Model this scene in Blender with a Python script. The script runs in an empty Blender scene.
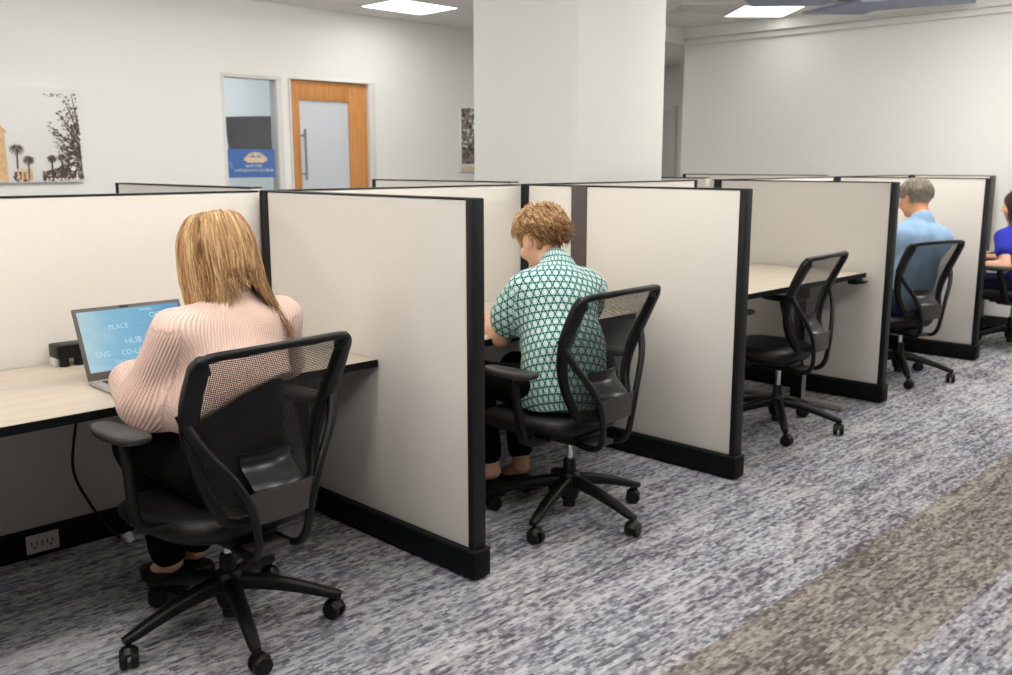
import bpy, bmesh, math, random
import numpy as np
from mathutils import Vector, Matrix, noise as mnoise

random.seed(7)
rng = np.random.default_rng(7)
scene = bpy.context.scene
COL = scene.collection
PI = math.pi

# ------------------------------------------------------------------ helpers
def srgb(r, g, b):
    def f(c):
        c /= 255.0
        return c / 12.92 if c <= .04045 else ((c + .055) / 1.055) ** 2.4
    return (f(r), f(g), f(b), 1.0)

def new_mat(name):
    m = bpy.data.materials.new(name)
    m.use_nodes = True
    nt = m.node_tree
    nt.nodes.clear()
    out = nt.nodes.new('ShaderNodeOutputMaterial')
    bs = nt.nodes.new('ShaderNodeBsdfPrincipled')
    nt.links.new(bs.outputs[0], out.inputs[0])
    return m, nt, bs, out

def N(nt, typ, **kw):
    n = nt.nodes.new('ShaderNode' + typ)
    for k, v in kw.items():
        if k.startswith('i_'):
            key = k[2:]
            key = int(key) if key.isdigit() else key.replace('_', ' ')
            n.inputs[key].default_value = v
        else:
            setattr(n, k, v)
    return n

def L(nt, a, b):
    nt.links.new(a, b)

def math_n(nt, op, a, b=None, c=None):
    n = nt.nodes.new('ShaderNodeMath')
    n.operation = op
    for i, v in enumerate((a, b, c)):
        if v is None:
            continue
        if isinstance(v, (int, float)):
            n.inputs[i].default_value = v
        else:
            nt.links.new(v, n.inputs[i])
    return n.outputs[0]

def mixc(nt, fac, a, b):
    n = nt.nodes.new('ShaderNodeMix')
    n.data_type = 'RGBA'
    for sock, v in ((n.inputs[0], fac), (n.inputs[6], a), (n.inputs[7], b)):
        if isinstance(v, (int, float, tuple)):
            sock.default_value = v
        else:
            nt.links.new(v, sock)
    return n.outputs[2]

def ramp(nt, fac, stops):
    n = nt.nodes.new('ShaderNodeValToRGB')
    e = n.color_ramp.elements
    while len(e) < len(stops):
        e.new(.5)
    for el, (p, c) in zip(e, stops):
        el.position = p
        el.color = c if len(c) == 4 else (*c, 1)
    nt.links.new(fac, n.inputs[0])
    return n.outputs[0]

def simple(name, col, rough=.6, spec=.5, metal=0.0, noise=0.0, nscale=40.0, bump=0.0, bscale=None, coat=0.0, stretch=(1, 1, 1)):
    m, nt, bs, out = new_mat(name)
    bs.inputs['Base Color'].default_value = col
    bs.inputs['Roughness'].default_value = rough
    bs.inputs['Specular IOR Level'].default_value = spec
    bs.inputs['Metallic'].default_value = metal
    bs.inputs['Coat Weight'].default_value = coat
    if noise or bump:
        tc = N(nt, 'TexCoord')
        mp = N(nt, 'Mapping')
        mp.inputs['Scale'].default_value = stretch
        L(nt, tc.outputs['Object'], mp.inputs[0])
        nz = N(nt, 'TexNoise', i_Scale=nscale, i_Detail=4.0)
        L(nt, mp.outputs[0], nz.inputs['Vector'])
        if noise:
            hi = tuple(min(1, c * (1 + noise)) for c in col[:3]) + (1,)
            lo = tuple(c * (1 - noise) for c in col[:3]) + (1,)
            L(nt, ramp(nt, nz.outputs[0], [(.3, lo), (.7, hi)]), bs.inputs['Base Color'])
        if bump:
            nb = N(nt, 'TexNoise', i_Scale=bscale or nscale, i_Detail=3.0)
            L(nt, mp.outputs[0], nb.inputs['Vector'])
            bp = N(nt, 'Bump', i_Strength=bump, i_Distance=.002)
            L(nt, nb.outputs[0], bp.inputs['Height'])
            L(nt, bp.outputs[0], bs.inputs['Normal'])
    return m

def emit(name, col, s, base=.8):
    m, nt, bs, out = new_mat(name)
    bs.inputs['Base Color'].default_value = (base, base, base, 1)
    bs.inputs['Emission Color'].default_value = col
    bs.inputs['Emission Strength'].default_value = s
    return m

def tag(o, label=None, cat=None, group=None, kind=None):
    if label: o['label'] = label
    if cat: o['category'] = cat
    if group: o['group'] = group
    if kind: o['kind'] = kind
    return o

def empty(name, loc=(0, 0, 0), rz=0.0, parent=None):
    o = bpy.data.objects.new(name, None)
    o.empty_display_size = .1
    o.location = loc
    o.rotation_euler = (0, 0, rz)
    COL.objects.link(o)
    if parent: o.parent = parent
    return o

def link_mesh(name, me, mat=None, parent=None, loc=(0, 0, 0), rz=0.0):
    o = bpy.data.objects.new(name, me)
    if mat is not None:
        for mm in (mat if isinstance(mat, (list, tuple)) else [mat]):
            me.materials.append(mm)
    o.location = loc
    o.rotation_euler = (0, 0, rz)
    COL.objects.link(o)
    if parent: o.parent = parent
    return o

def bm_obj(name, bm, mat=None, parent=None, smooth=False, loc=(0, 0, 0), rz=0.0, sharp=None):
    me = bpy.data.meshes.new(name)
    bmesh.ops.recalc_face_normals(bm, faces=bm.faces[:])
    bm.to_mesh(me)
    bm.free()
    if smooth:
        me.polygons.foreach_set('use_smooth', [True] * len(me.polygons))
        if sharp is not None:
            me.set_sharp_from_angle(angle=math.radians(sharp))
    return link_mesh(name, me, mat, parent, loc, rz)

def raw_obj(name, V, F, mat=None, parent=None, smooth=True, loc=(0, 0, 0), attrs=None):
    me = bpy.data.meshes.new(name)
    me.from_pydata([tuple(v) for v in V], [], [tuple(f) for f in F])
    if smooth:
        me.polygons.foreach_set('use_smooth', [True] * len(me.polygons))
    if attrs:
        for k, a in attrs.items():
            a = np.asarray(a, dtype=np.float32)
            if a.ndim == 1:
                at = me.attributes.new(k, 'FLOAT', 'POINT')
                at.data.foreach_set('value', a)
            else:
                at = me.attributes.new(k, 'FLOAT_VECTOR', 'POINT')
                at.data.foreach_set('vector', a.ravel())
    me.update()
    return link_mesh(name, me, mat, parent, loc)

def add_box(bm, x0, x1, y0, y1, z0, z1, bev=0.0, seg=2, mi=0):
    r = bmesh.ops.create_cube(bm, size=1.0)
    vs = r['verts']
    for v in vs:
        v.co.x = x0 + (v.co.x + .5) * (x1 - x0)
        v.co.y = y0 + (v.co.y + .5) * (y1 - y0)
        v.co.z = z0 + (v.co.z + .5) * (z1 - z0)
    fs = set(f for v in vs for f in v.link_faces)
    for f in fs: f.material_index = mi
    if bev > 0:
        es = list(set(e for v in vs for e in v.link_edges))
        rr = bmesh.ops.bevel(bm, geom=es, offset=bev, segments=seg, profile=.5, affect='EDGES')
        for f in rr['faces']: f.material_index = mi
    return bm

def box(name, x0, x1, y0, y1, z0, z1, mat, parent=None, bev=0.0, seg=2):
    bm = bmesh.new()
    add_box(bm, x0, x1, y0, y1, z0, z1, bev, seg)
    return bm_obj(name, bm, mat, parent, smooth=bev > 0, sharp=40)

def frames_along(P, up=(0, 0, 1)):
    P = [Vector(p) for p in P]
    T = []
    for i in range(len(P)):
        a = P[max(i - 1, 0)]
        b = P[min(i + 1, len(P) - 1)]
        T.append((b - a).normalized())
    n = Vector(up)
    n = (n - n.dot(T[0]) * T[0])
    if n.length < 1e-4:
        n = Vector((1, 0, 0)) - T[0].x * T[0]
    n.normalize()
    out = []
    for t in T:
        n = n - n.dot(t) * t
        n.normalize()
        out.append((t, n.copy(), t.cross(n)))
    return P, out

def add_sweep(bm, P, R, up=(0, 0, 1), seg=10, power=2.0, closed=False, cap=True):
    """sweep a (super)ellipse along a path; R = list of (a,b): a along 'up', b sideways"""
    P, fr = frames_along(P, up)
    rings = []
    for i, (p, (t, n, s)) in enumerate(zip(P, fr)):
        a, b = R[i] if isinstance(R, list) else R
        ring = []
        for k in range(seg):
            th = 2 * PI * k / seg
            c, sn = math.cos(th), math.sin(th)
            ca = math.copysign(abs(c) ** (2 / power), c) * a
            sb = math.copysign(abs(sn) ** (2 / power), sn) * b
            ring.append(bm.verts.new(p + n * ca + s * sb))
        rings.append(ring)
    nR = len(rings)
    for i in range(nR - (0 if closed else 1)):
        A, B = rings[i], rings[(i + 1) % nR]
        for k in range(seg):
            bm.faces.new((A[k], A[(k + 1) % seg], B[(k + 1) % seg], B[k]))
    if cap and not closed:
        bm.faces.new(rings[0][::-1])
        bm.faces.new(rings[-1])
    return rings

def spline(P, n):
    """Catmull-Rom through points P (any dimension), n samples per span"""
    P = [np.array(p, float) for p in P]
    Q = [2 * P[0] - P[1]] + P + [2 * P[-1] - P[-2]]
    out = []
    for i in range(1, len(Q) - 2):
        for k in range(n):
            t = k / n
            a, b, c, d = Q[i - 1], Q[i], Q[i + 1], Q[i + 2]
            out.append(.5 * ((2 * b) + (-a + c) * t + (2 * a - 5 * b + 4 * c - d) * t * t + (-a + 3 * b - 3 * c + d) * t ** 3))
    out.append(P[-1])
    return out

def add_lathe(bm, prof, c=(0, 0, 0), seg=20, axis='z'):
    rings = []
    for r, h in prof:
        ring = []
        for k in range(seg):
            th = 2 * PI * k / seg
            x, y = r * math.cos(th), r * math.sin(th)
            p = (x, y, h) if axis == 'z' else ((x, h, y) if axis == 'y' else (h, x, y))
            ring.append(bm.verts.new((c[0] + p[0], c[1] + p[1], c[2] + p[2])))
        rings.append(ring)
    for A, B in zip(rings, rings[1:]):
        for k in range(seg):
            bm.faces.new((A[k], A[(k + 1) % seg], B[(k + 1) % seg], B[k]))
    bm.faces.new(rings[0][::-1])
    bm.faces.new(rings[-1])

def text_mesh(body, size, align='CENTER'):
    cu = bpy.data.curves.new('lettering', 'FONT')
    cu.body = body
    cu.size = size
    cu.align_x = align
    cu.align_y = 'CENTER'
    cu.extrude = .0002
    o = bpy.data.objects.new('lettering', cu)
    COL.objects.link(o)
    dg = bpy.context.evaluated_depsgraph_get()
    me = bpy.data.meshes.new_from_object(o.evaluated_get(dg))
    bpy.data.objects.remove(o)
    return me

def add_text(bm, body, size, M):
    me = text_mesh(body, size)
    me.transform(M)
    bm.from_mesh(me)
    bpy.data.meshes.remove(me)

def copy_tree(o, parent=None):
    c = o.copy()
    COL.objects.link(c)
    c.parent = parent
    for ch in list(o.children):
        copy_tree(ch, c)
    return c

# ------------------------------------------------------------------ materials
M = {}
M['wall'] = simple('wall_paint', srgb(241, 240, 234), .85, .2, bump=.05, nscale=200)
M['wall_office'] = simple('office_paint', srgb(232, 236, 238), .85, .2, bump=.05, nscale=200)
M['column'] = simple('column_paint', srgb(229, 229, 223), .85, .2, bump=.05, nscale=200)
M['fabric'] = simple('panel_fabric', srgb(226, 220, 210), .95, .1, noise=.014, nscale=140, bump=.2, bscale=900)
M['trim'] = simple('black_trim', srgb(26, 26, 28), .5, .3, bump=.05, nscale=300)
M['post'] = simple('bronze_post', srgb(84, 74, 70), .5, .4)
M['base'] = simple('black_base', srgb(7, 9, 10), .55, .2)
M['black'] = simple('black_plastic', srgb(11, 12, 12), .42, .32, bump=.08, nscale=500)
M['pad'] = simple('pad_plastic', srgb(50, 46, 44), .5, .45)
M['lumbar'] = simple('glossy_black_plastic', srgb(28, 26, 25), .3, .5)
M['gray_plate'] = simple('grey_plate', srgb(62, 57, 54), .38, .45)
M['upholstery'] = simple('black_upholstery', srgb(15, 14, 14), .5, .35, bump=.2, nscale=700)
M['wheel'] = simple('caster_rubber', srgb(11, 11, 11), .4, .35)
M['chrome'] = simple('chrome', srgb(215, 215, 215), .25, .5, metal=.9)
M['silver'] = simple('silver_paint', srgb(150, 145, 140), .45, .5, metal=.3)
M['white_trim'] = simple('white_frame', srgb(222, 220, 214), .6, .3)
M['baseboard'] = simple('dark_baseboard', srgb(34, 33, 34), .6, .3)
M['laptop'] = simple('laptop_silver', srgb(190, 186, 180), .4, .5, metal=.4)
M['laptop_dark'] = simple('laptop_bezel', srgb(92, 85, 80), .5, .4)
M['keys'] = simple('laptop_keys', srgb(50, 50, 52), .6, .3)
M['plate'] = simple('outlet_plate', srgb(196, 184, 172), .5, .4)
M['cable'] = simple('cable_black', srgb(14, 14, 14), .5, .4)
M['paper'] = simple('white_paper', srgb(238, 236, 230), .8, .2)
M['tv'] = simple('screen_black', srgb(58, 58, 60), .25, .5)
M['tv_frame'] = simple('screen_frame', srgb(36, 36, 40), .4, .5)
M['blue_sign'] = simple('blue_sign', srgb(80, 114, 174), .5, .3, noise=.05, nscale=3)
M['sign_white'] = simple('sign_white', srgb(225, 228, 232), .6, .3)
M['sign_orange'] = simple('sign_gold', srgb(230, 204, 168), .6, .3)
M['sign_pale'] = simple('sign_pale_blue', srgb(120, 152, 202), .6, .3)
M['blue_cloth'] = simple('blue_grey_panel', srgb(168, 174, 194), .9, .1, noise=.12, nscale=5)

def wood_mat(name, base, dark, along=1, scale=6.0, rough=.5, strength=1.0):
    m, nt, bs, out = new_mat(name)
    tc = N(nt, 'TexCoord')
    mp = N(nt, 'Mapping')
    sc = [22.0, 22.0, 22.0]
    sc[along] = 1.6
    mp.inputs['Scale'].default_value = sc
    L(nt, tc.outputs['Object'], mp.inputs[0])
    nz = N(nt, 'TexNoise', i_Scale=scale, i_Detail=6.0, i_Roughness=.65)
    L(nt, mp.outputs[0], nz.inputs['Vector'])
    c = ramp(nt, nz.outputs[0], [(.28, dark), (.62, base)])
    L(nt, c, bs.inputs['Base Color'])
    bs.inputs['Roughness'].default_value = rough
    return m
M['laminate'] = wood_mat('pale_ash_laminate', srgb(212, 200, 183), srgb(199, 185, 166), 1, 1.4, .45)
M['door_wood'] = wood_mat('honey_door_wood', srgb(214, 150, 82), srgb(188, 122, 58), 2, 1.5, .45)

def mat_carpet():
    m, nt, bs, out = new_mat('carpet')
    geo = N(nt, 'NewGeometry')
    sx = N(nt, 'SeparateXYZ')
    L(nt, geo.outputs['Position'], sx.inputs[0])
    def nz(scale, detail=3.0, rough=.55, seed=0.0):
        mp = N(nt, 'Mapping')
        mp.inputs['Scale'].default_value = scale
        mp.inputs['Location'].default_value = (seed, seed * 1.7, 0)
        L(nt, geo.outputs['Position'], mp.inputs[0])
        n = N(nt, 'TexNoise', i_Scale=1.0, i_Detail=detail, i_Roughness=rough)
        L(nt, mp.outputs[0], n.inputs['Vector'])
        return n.outputs[0]
    x, y = sx.outputs[0], sx.outputs[1]
    def white(*vs):
        cb = N(nt, 'CombineXYZ')
        for i, v in enumerate(vs):
            if isinstance(v, (int, float)): cb.inputs[i].default_value = v
            else: L(nt, v, cb.inputs[i])
        w = N(nt, 'TexWhiteNoise', noise_dimensions='3D')
        L(nt, cb.outputs[0], w.inputs[0])
        return w.outputs['Value']
    fl = lambda v: math_n(nt, 'FLOOR', v)
    wob = math_n(nt, 'MULTIPLY', math_n(nt, 'SUBTRACT', nz((30, 30, 1), 2.0), .5), .006)
    xw = math_n(nt, 'ADD', x, wob)
    def weave(wx, wy, seed):
        row = fl(math_n(nt, 'DIVIDE', xw, wx))
        sh = white(row, seed, 0)
        cy = fl(math_n(nt, 'DIVIDE', math_n(nt, 'ADD', y, math_n(nt, 'ADD', sh, wob)), wy))
        return white(row, cy, seed)
    d1 = weave(.0095, .024, 1.5)              # short woven dashes running with the aisle
    d2 = weave(.0150, .055, 4.5)
    row1 = white(fl(math_n(nt, 'DIVIDE', xw, .019)), fl(math_n(nt, 'DIVIDE', y, .9)), 9.5)   # long pale or dark rows
    soft = nz((70, 26, 1), 3.0, .6)
    patch = nz((5.0, 2.2, 1), 3.0, .55, 7.7)   # tone patches
    hue = nz((3.0, 1.2, 1), 2.0, .5, 13.3)
    fibre = nz((420, 300, 1), 1.0, .5, 1.0)
    def acc(v, w, c=.5): return math_n(nt, 'MULTIPLY', math_n(nt, 'SUBTRACT', v, c), w)
    s = math_n(nt, 'ADD', acc(d1, .34), acc(d2, .24))
    for v, w in ((row1, .20), (soft, .42), (patch, .55), (fibre, .55)):
        s = math_n(nt, 'ADD', s, acc(v, w))
    s = math_n(nt, 'ADD', s, .5)
    blue = ramp(nt, s, [(.20, srgb(84, 85, 93)), (.40, srgb(124, 124, 132)), (.56, srgb(162, 162, 166)), (.80, srgb(195, 194, 196))])
    plum = ramp(nt, s, [(.20, srgb(85, 78, 85)), (.40, srgb(128, 123, 129)), (.56, srgb(164, 161, 164)), (.80, srgb(195, 191, 193))])
    hf = ramp(nt, hue, [(.42, (0, 0, 0, 1)), (.58, (1, 1, 1, 1))])
    cool = mixc(nt, hf, blue, plum)
    olive = ramp(nt, s, [(.20, srgb(81, 75, 71)), (.40, srgb(110, 104, 99)), (.56, srgb(140, 132, 124)), (.80, srgb(170, 162, 153))])
    band = math_n(nt, 'MULTIPLY', math_n(nt, 'GREATER_THAN', x, 2.165), math_n(nt, 'LESS_THAN', x, 2.625))
    c = mixc(nt, band, cool, olive)
    L(nt, c, bs.inputs['Base Color'])
    bs.inputs['Roughness'].default_value = .95
    bs.inputs['Specular IOR Level'].default_value = .1
    bp = N(nt, 'Bump', i_Strength=.5, i_Distance=.004)
    L(nt, math_n(nt, 'ADD', fibre, soft), bp.inputs['Height'])
    L(nt, bp.outputs[0], bs.inputs['Normal'])
    return m
M['carpet'] = mat_carpet()

def mat_ceiling():
    m, nt, bs, out = new_mat('ceiling_tile')
    geo = N(nt, 'NewGeometry')
    sx = N(nt, 'SeparateXYZ')
    L(nt, geo.outputs['Position'], sx.inputs[0])
    def line(v, off):
        f = math_n(nt, 'FRACT', math_n(nt, 'DIVIDE', math_n(nt, 'ADD', v, off), .6))
        return math_n(nt, 'LESS_THAN', f, .03)
    g = math_n(nt, 'MAXIMUM', line(sx.outputs[0], 3.885), line(sx.outputs[1], .04))
    nz = N(nt, 'TexNoise', i_Scale=90.0, i_Detail=3.0)
    L(nt, geo.outputs['Position'], nz.inputs['Vector'])
    tile = ramp(nt, nz.outputs[0], [(.35, srgb(238, 235, 229)), (.6, srgb(244, 241, 236))])
    L(nt, mixc(nt, g, tile, srgb(228, 225, 218)), bs.inputs['Base Color'])
    bs.inputs['Roughness'].default_value = .9
    return m
M['ceiling'] = mat_ceiling()

def mat_net():
    """woven black mesh of the chair backs: real see-through holes between threads"""
    m, nt, bs, out = new_mat('chair_mesh')
    bs.inputs['Base Color'].default_value = srgb(20, 18, 18)
    bs.inputs['Roughness'].default_value = .6
    at = N(nt, 'Attribute', attribute_name='weave')
    sx = N(nt, 'SeparateXYZ')
    L(nt, at.outputs['Vector'], sx.inputs[0])
    def hole(v, pitch, frac):
        f = math_n(nt, 'FRACT', math_n(nt, 'DIVIDE', v, pitch))
        return math_n(nt, 'LESS_THAN', f, frac)
    h = math_n(nt, 'MULTIPLY', hole(sx.outputs[0], .0062, .62), hole(sx.outputs[1], .0062, .58))
    tr = N(nt, 'BsdfTransparent')
    mx = N(nt, 'MixShader')
    L(nt, h, mx.inputs[0])
    L(nt, bs.outputs[0], mx.inputs[1])
    L(nt, tr.outputs[0], mx.inputs[2])
    L(nt, mx.outputs[0], out.inputs[0])
    return m
M['net'] = mat_net()

def mat_glass(name, tint, rough=.02, mixv=.88):
    m, nt, bs, out = new_mat(name)
    nt.nodes.remove(bs)
    tr = N(nt, 'BsdfTransparent')
    tr.inputs[0].default_value = tint
    gl = N(nt, 'BsdfGlossy', i_Roughness=rough)
    fr = N(nt, 'Fresnel', i_IOR=1.45)
    mx = N(nt, 'MixShader')
    L(nt, fr.outputs[0], mx.inputs[0])
    L(nt, tr.outputs[0], mx.inputs[1])
    L(nt, gl.outputs[0], mx.inputs[2])
    L(nt, mx.outputs[0], out.inputs[0])
    return m
M['glass'] = mat_glass('clear_glass', (.95, .97, .97, 1))
def mat_frost():
    m, nt, bs, out = new_mat('frosted_glass')
    bs.inputs['Base Color'].default_value = srgb(226, 229, 230)
    bs.inputs['Roughness'].default_value = .35
    tl = N(nt, 'BsdfTranslucent')
    tl.inputs[0].default_value = (.85, .87, .88, 1)
    mx = N(nt, 'MixShader')
    mx.inputs[0].default_value = .45
    L(nt, bs.outputs[0], mx.inputs[1])
    L(nt, tl.outputs[0], mx.inputs[2])
    L(nt, mx.outputs[0], out.inputs[0])
    return m
M['frost'] = mat_frost()

def mat_skin(name, col, red):
    m, nt, bs, out = new_mat(name)
    tc = N(nt, 'TexCoord')
    nz = N(nt, 'TexNoise', i_Scale=9.0, i_Detail=4.0)
    L(nt, tc.outputs['Object'], nz.inputs['Vector'])
    L(nt, ramp(nt, nz.outputs[0], [(.35, col), (.7, red)]), bs.inputs['Base Color'])
    bs.inputs['Roughness'].default_value = .5
    bs.inputs['Subsurface Weight'].default_value = .12
    bs.inputs['Subsurface Radius'].default_value = (.02, .008, .004)
    return m
M['skin'] = mat_skin('skin', srgb(236, 190, 160), srgb(222, 160, 130))
M['skin_tan'] = mat_skin('skin_warm', srgb(222, 162, 122), srgb(206, 136, 98))
M['eye'] = simple('eye', srgb(235, 230, 225), .2, .5)
M['iris'] = simple('iris', srgb(62, 46, 36), .15, .6)
M['lip'] = simple('lip', srgb(196, 110, 100), .4, .4)

def mat_knit():
    m, nt, bs, out = new_mat('pink_rib_knit')
    at = N(nt, 'Attribute', attribute_name='cloth')
    sx = N(nt, 'SeparateXYZ')
    L(nt, at.outputs['Vector'], sx.inputs[0])
    w = math_n(nt, 'MULTIPLY_ADD', math_n(nt, 'SINE', math_n(nt, 'MULTIPLY', sx.outputs[0], 2 * PI / .0092)), .5, .5)
    st = math_n(nt, 'MULTIPLY_ADD', math_n(nt, 'SINE', math_n(nt, 'MULTIPLY', sx.outputs[1], 2 * PI / .009)), .12, .12)
    tc = N(nt, 'TexCoord')
    nz = N(nt, 'TexNoise', i_Scale=5.0, i_Detail=3.0)
    L(nt, tc.outputs['Object'], nz.inputs['Vector'])
    basec = ramp(nt, nz.outputs[0], [(.3, srgb(246, 208, 190)), (.7, srgb(250, 221, 205))])
    L(nt, mixc(nt, w, mixc(nt, .30, basec, srgb(196, 146, 126)), basec), bs.inputs['Base Color'])
    bs.inputs['Roughness'].default_value = .95
    bs.inputs['Specular IOR Level'].default_value = .15
    bs.inputs['Sheen Weight'].default_value = .25
    bp = N(nt, 'Bump', i_Strength=.7, i_Distance=.004)
    L(nt, math_n(nt, 'ADD', w, st), bp.inputs['Height'])
    L(nt, bp.outputs[0], bs.inputs['Normal'])
    return m
M['knit'] = mat_knit()

def mat_pattern():
    """teal shirt print: pale medallions joined by dark green triangles"""
    m, nt, bs, out = new_mat('teal_print')
    at = N(nt, 'Attribute', attribute_name='cloth')
    sx = N(nt, 'SeparateXYZ')
    L(nt, at.outputs['Vector'], sx.inputs[0])
    p = .0355
    u = math_n(nt, 'DIVIDE', sx.outputs[0], p)
    v = math_n(nt, 'DIVIDE', sx.outputs[1], p)
    r3 = math.sqrt(3)
    def dist(ou, ov):
        a = math_n(nt, 'SUBTRACT', math_n(nt, 'FRACT', math_n(nt, 'ADD', u, ou)), .5)
        b = math_n(nt, 'MULTIPLY', math_n(nt, 'SUBTRACT', math_n(nt, 'FRACT', math_n(nt, 'ADD', math_n(nt, 'DIVIDE', v, r3), ov)), .5), r3)
        return math_n(nt, 'SQRT', math_n(nt, 'ADD', math_n(nt, 'MULTIPLY', a, a), math_n(nt, 'MULTIPLY', b, b)))
    d = math_n(nt, 'MINIMUM', dist(0, 0), dist(.5, .5))
    def tri(ang):
        c, s = math.cos(ang), math.sin(ang)
        w = math_n(nt, 'ADD', math_n(nt, 'MULTIPLY', u, c * 2 / r3 * 1.0), math_n(nt, 'MULTIPLY', v, s * 2 / r3))
        f = math_n(nt, 'ABSOLUTE', math_n(nt, 'SUBTRACT', math_n(nt, 'FRACT', math_n(nt, 'ADD', w, .5)), .5))
        return math_n(nt, 'LESS_THAN', math_n(nt, 'ABSOLUTE', math_n(nt, 'SUBTRACT', f, .5)), .065)
    lines = math_n(nt, 'MAXIMUM', math_n(nt, 'MAXIMUM', tri(PI / 2), tri(PI / 6)), tri(-PI / 6))
    mint = srgb(160, 212, 202)
    white = srgb(228, 240, 234)
    dark = srgb(26, 100, 98)
    c = mixc(nt, lines, mint, dark)
    c = mixc(nt, math_n(nt, 'LESS_THAN', d, .41), c, dark)
    c = mixc(nt, math_n(nt, 'LESS_THAN', d, .35), c, white)
    c = mixc(nt, math_n(nt, 'LESS_THAN', math_n(nt, 'ABSOLUTE', math_n(nt, 'SUBTRACT', d, .20)), .035), c, srgb(120, 182, 174))
    L(nt, c, bs.inputs['Base Color'])
    bs.inputs['Roughness'].default_value = .85
    bs.inputs['Specular IOR Level'].default_value = .2
    return m
M['print'] = mat_pattern()
M['denim'] = simple('denim_blue', srgb(150, 182, 212), .9, .2, noise=.10, nscale=14, bump=.2, bscale=600)
M['jeans'] = simple('dark_jeans', srgb(40, 56, 84), .9, .2, noise=.12, nscale=14, bump=.2, bscale=600)
M['royal'] = simple('royal_blue_cloth', srgb(46, 54, 172), .8, .3, noise=.08, nscale=10)
M['navy'] = simple('navy_cloth', srgb(24, 28, 58), .9, .2)
M['trousers'] = simple('black_cloth', srgb(9, 9, 10), .95, .15, bump=.2, nscale=300)
M['shoe'] = simple('black_shoe', srgb(9, 9, 9), .4, .5)

def mat_hair(name, c0, c1, c2):
    m, nt, bs, out = new_mat(name)
    at = N(nt, 'Attribute', attribute_name='tint')
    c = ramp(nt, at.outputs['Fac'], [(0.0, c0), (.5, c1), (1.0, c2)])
    L(nt, c, bs.inputs['Base Color'])
    bs.inputs['Roughness'].default_value = .45
    bs.inputs['Specular IOR Level'].default_value = .35
    return m
M['hair_blond'] = mat_hair('blond_hair', srgb(104, 68, 40), srgb(200, 156, 106), srgb(240, 210, 164))
M['hair_brown'] = mat_hair('light_brown_hair', srgb(84, 52, 30), srgb(170, 124, 80), srgb(222, 188, 142))
M['hair_grey'] = mat_hair('grey_hair', srgb(92, 82, 72), srgb(150, 138, 122), srgb(196, 188, 174))
M['hair_dark'] = mat_hair('dark_brown_hair', srgb(34, 22, 18), srgb(66, 42, 32), srgb(96, 66, 48))

# ------------------------------------------------------------------ the camera (fitted to the photograph)
F_PX, PITCH, YAW, ROLL = 951.82, .1820, .7845, -.0010
CAM = Vector((3.6417, -2.1618, 1.4665))
fw = Vector((-math.sin(YAW) * math.cos(PITCH), math.cos(YAW) * math.cos(PITCH), -math.sin(PITCH)))
rt = Vector((math.cos(YAW), math.sin(YAW), 0))
up = rt.cross(fw)
rt2 = rt * math.cos(ROLL) + up * math.sin(ROLL)
up2 = -rt * math.sin(ROLL) + up * math.cos(ROLL)
cd = bpy.data.cameras.new('camera')
cam = bpy.data.objects.new('camera', cd)
COL.objects.link(cam)
cam.matrix_world = Matrix(((rt2.x, up2.x, -fw.x, CAM.x), (rt2.y, up2.y, -fw.y, CAM.y), (rt2.z, up2.z, -fw.z, CAM.z), (0, 0, 0, 1)))
cd.sensor_fit = 'HORIZONTAL'
cd.sensor_width = 36.0
cd.lens = F_PX * 36.0 / 1012.0
cd.clip_start = .05
cd.clip_end = 60
cd.dof.use_dof = True
cd.dof.focus_distance = 3.1
cd.dof.aperture_fstop = 4.2
scene.camera = cam

# ------------------------------------------------------------------ room shell
CEIL = 2.9
XL, XR, YN, YF = -4.3, 6.6, -5.2, 6.95
def struct(o):
    o['kind'] = 'structure'
    return o
struct(box('floor', -8.0, XR + .1, YN - .1, 9.4, -.1, 0, M['carpet']))
struct(box('ceiling', -8.0, XR + .1, YN - .1, 9.4, CEIL, CEIL + .1, M['ceiling']))
# door wall with the openings of the sidelight window and the door
bm = bmesh.new()
DY0, DY1, DZ = 2.905, 3.905, 2.250
WY0, WY1, WZ = 2.215, 2.835, 2.250
add_box(bm, XL - .12, XL, YN - .1, WY0, 0, CEIL)
add_box(bm, XL - .12, XL, WY0, DY1, DZ, CEIL)
add_box(bm, XL - .12, XL, WY0, WY1, 0, .12)
add_box(bm, XL - .12, XL, WY1, DY0, 0, DZ)
add_box(bm, XL - .12, XL, DY1, 8.75, 0, CEIL)
struct(bm_obj('wall_left', bm, M['wall']))
struct(box('wall_far', -2.665, XR + .1, YF, YF + .12, 0, CEIL, M['wall']))
M['low_bounce'] = simple('low_bounce_wall_paint', srgb(84, 88, 96), .85, .2, bump=.05, nscale=200)  # unseen walls made dark to cut the bounced light
struct(box('wall_right', XR, XR + .1, YN - .1, YF, 0, CEIL, M['low_bounce']))
struct(box('wall_near', XL, XR, YN - .1, YN, 0, CEIL, M['low_bounce']))
struct(box('wall_passage_side', -2.665, -2.545, YF + .12, 8.75, 0, CEIL, M['wall']))
struct(box('wall_passage_end', XL, -2.545, 8.75, 8.85, 0, CEIL, M['wall']))
struct(box('baseboard_far', -2.665, XR, YF - .012, YF, 0, .10, M['baseboard'], bev=.003))
struct(box('baseboard_left', XL, XL + .012, YN, WY0 - .06, 0, .10, M['baseboard'], bev=.003))
struct(box('baseboard_passage', XL + .02, -2.68, 8.738, 8.75, 0, .10, M['baseboard'], bev=.003))
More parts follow.
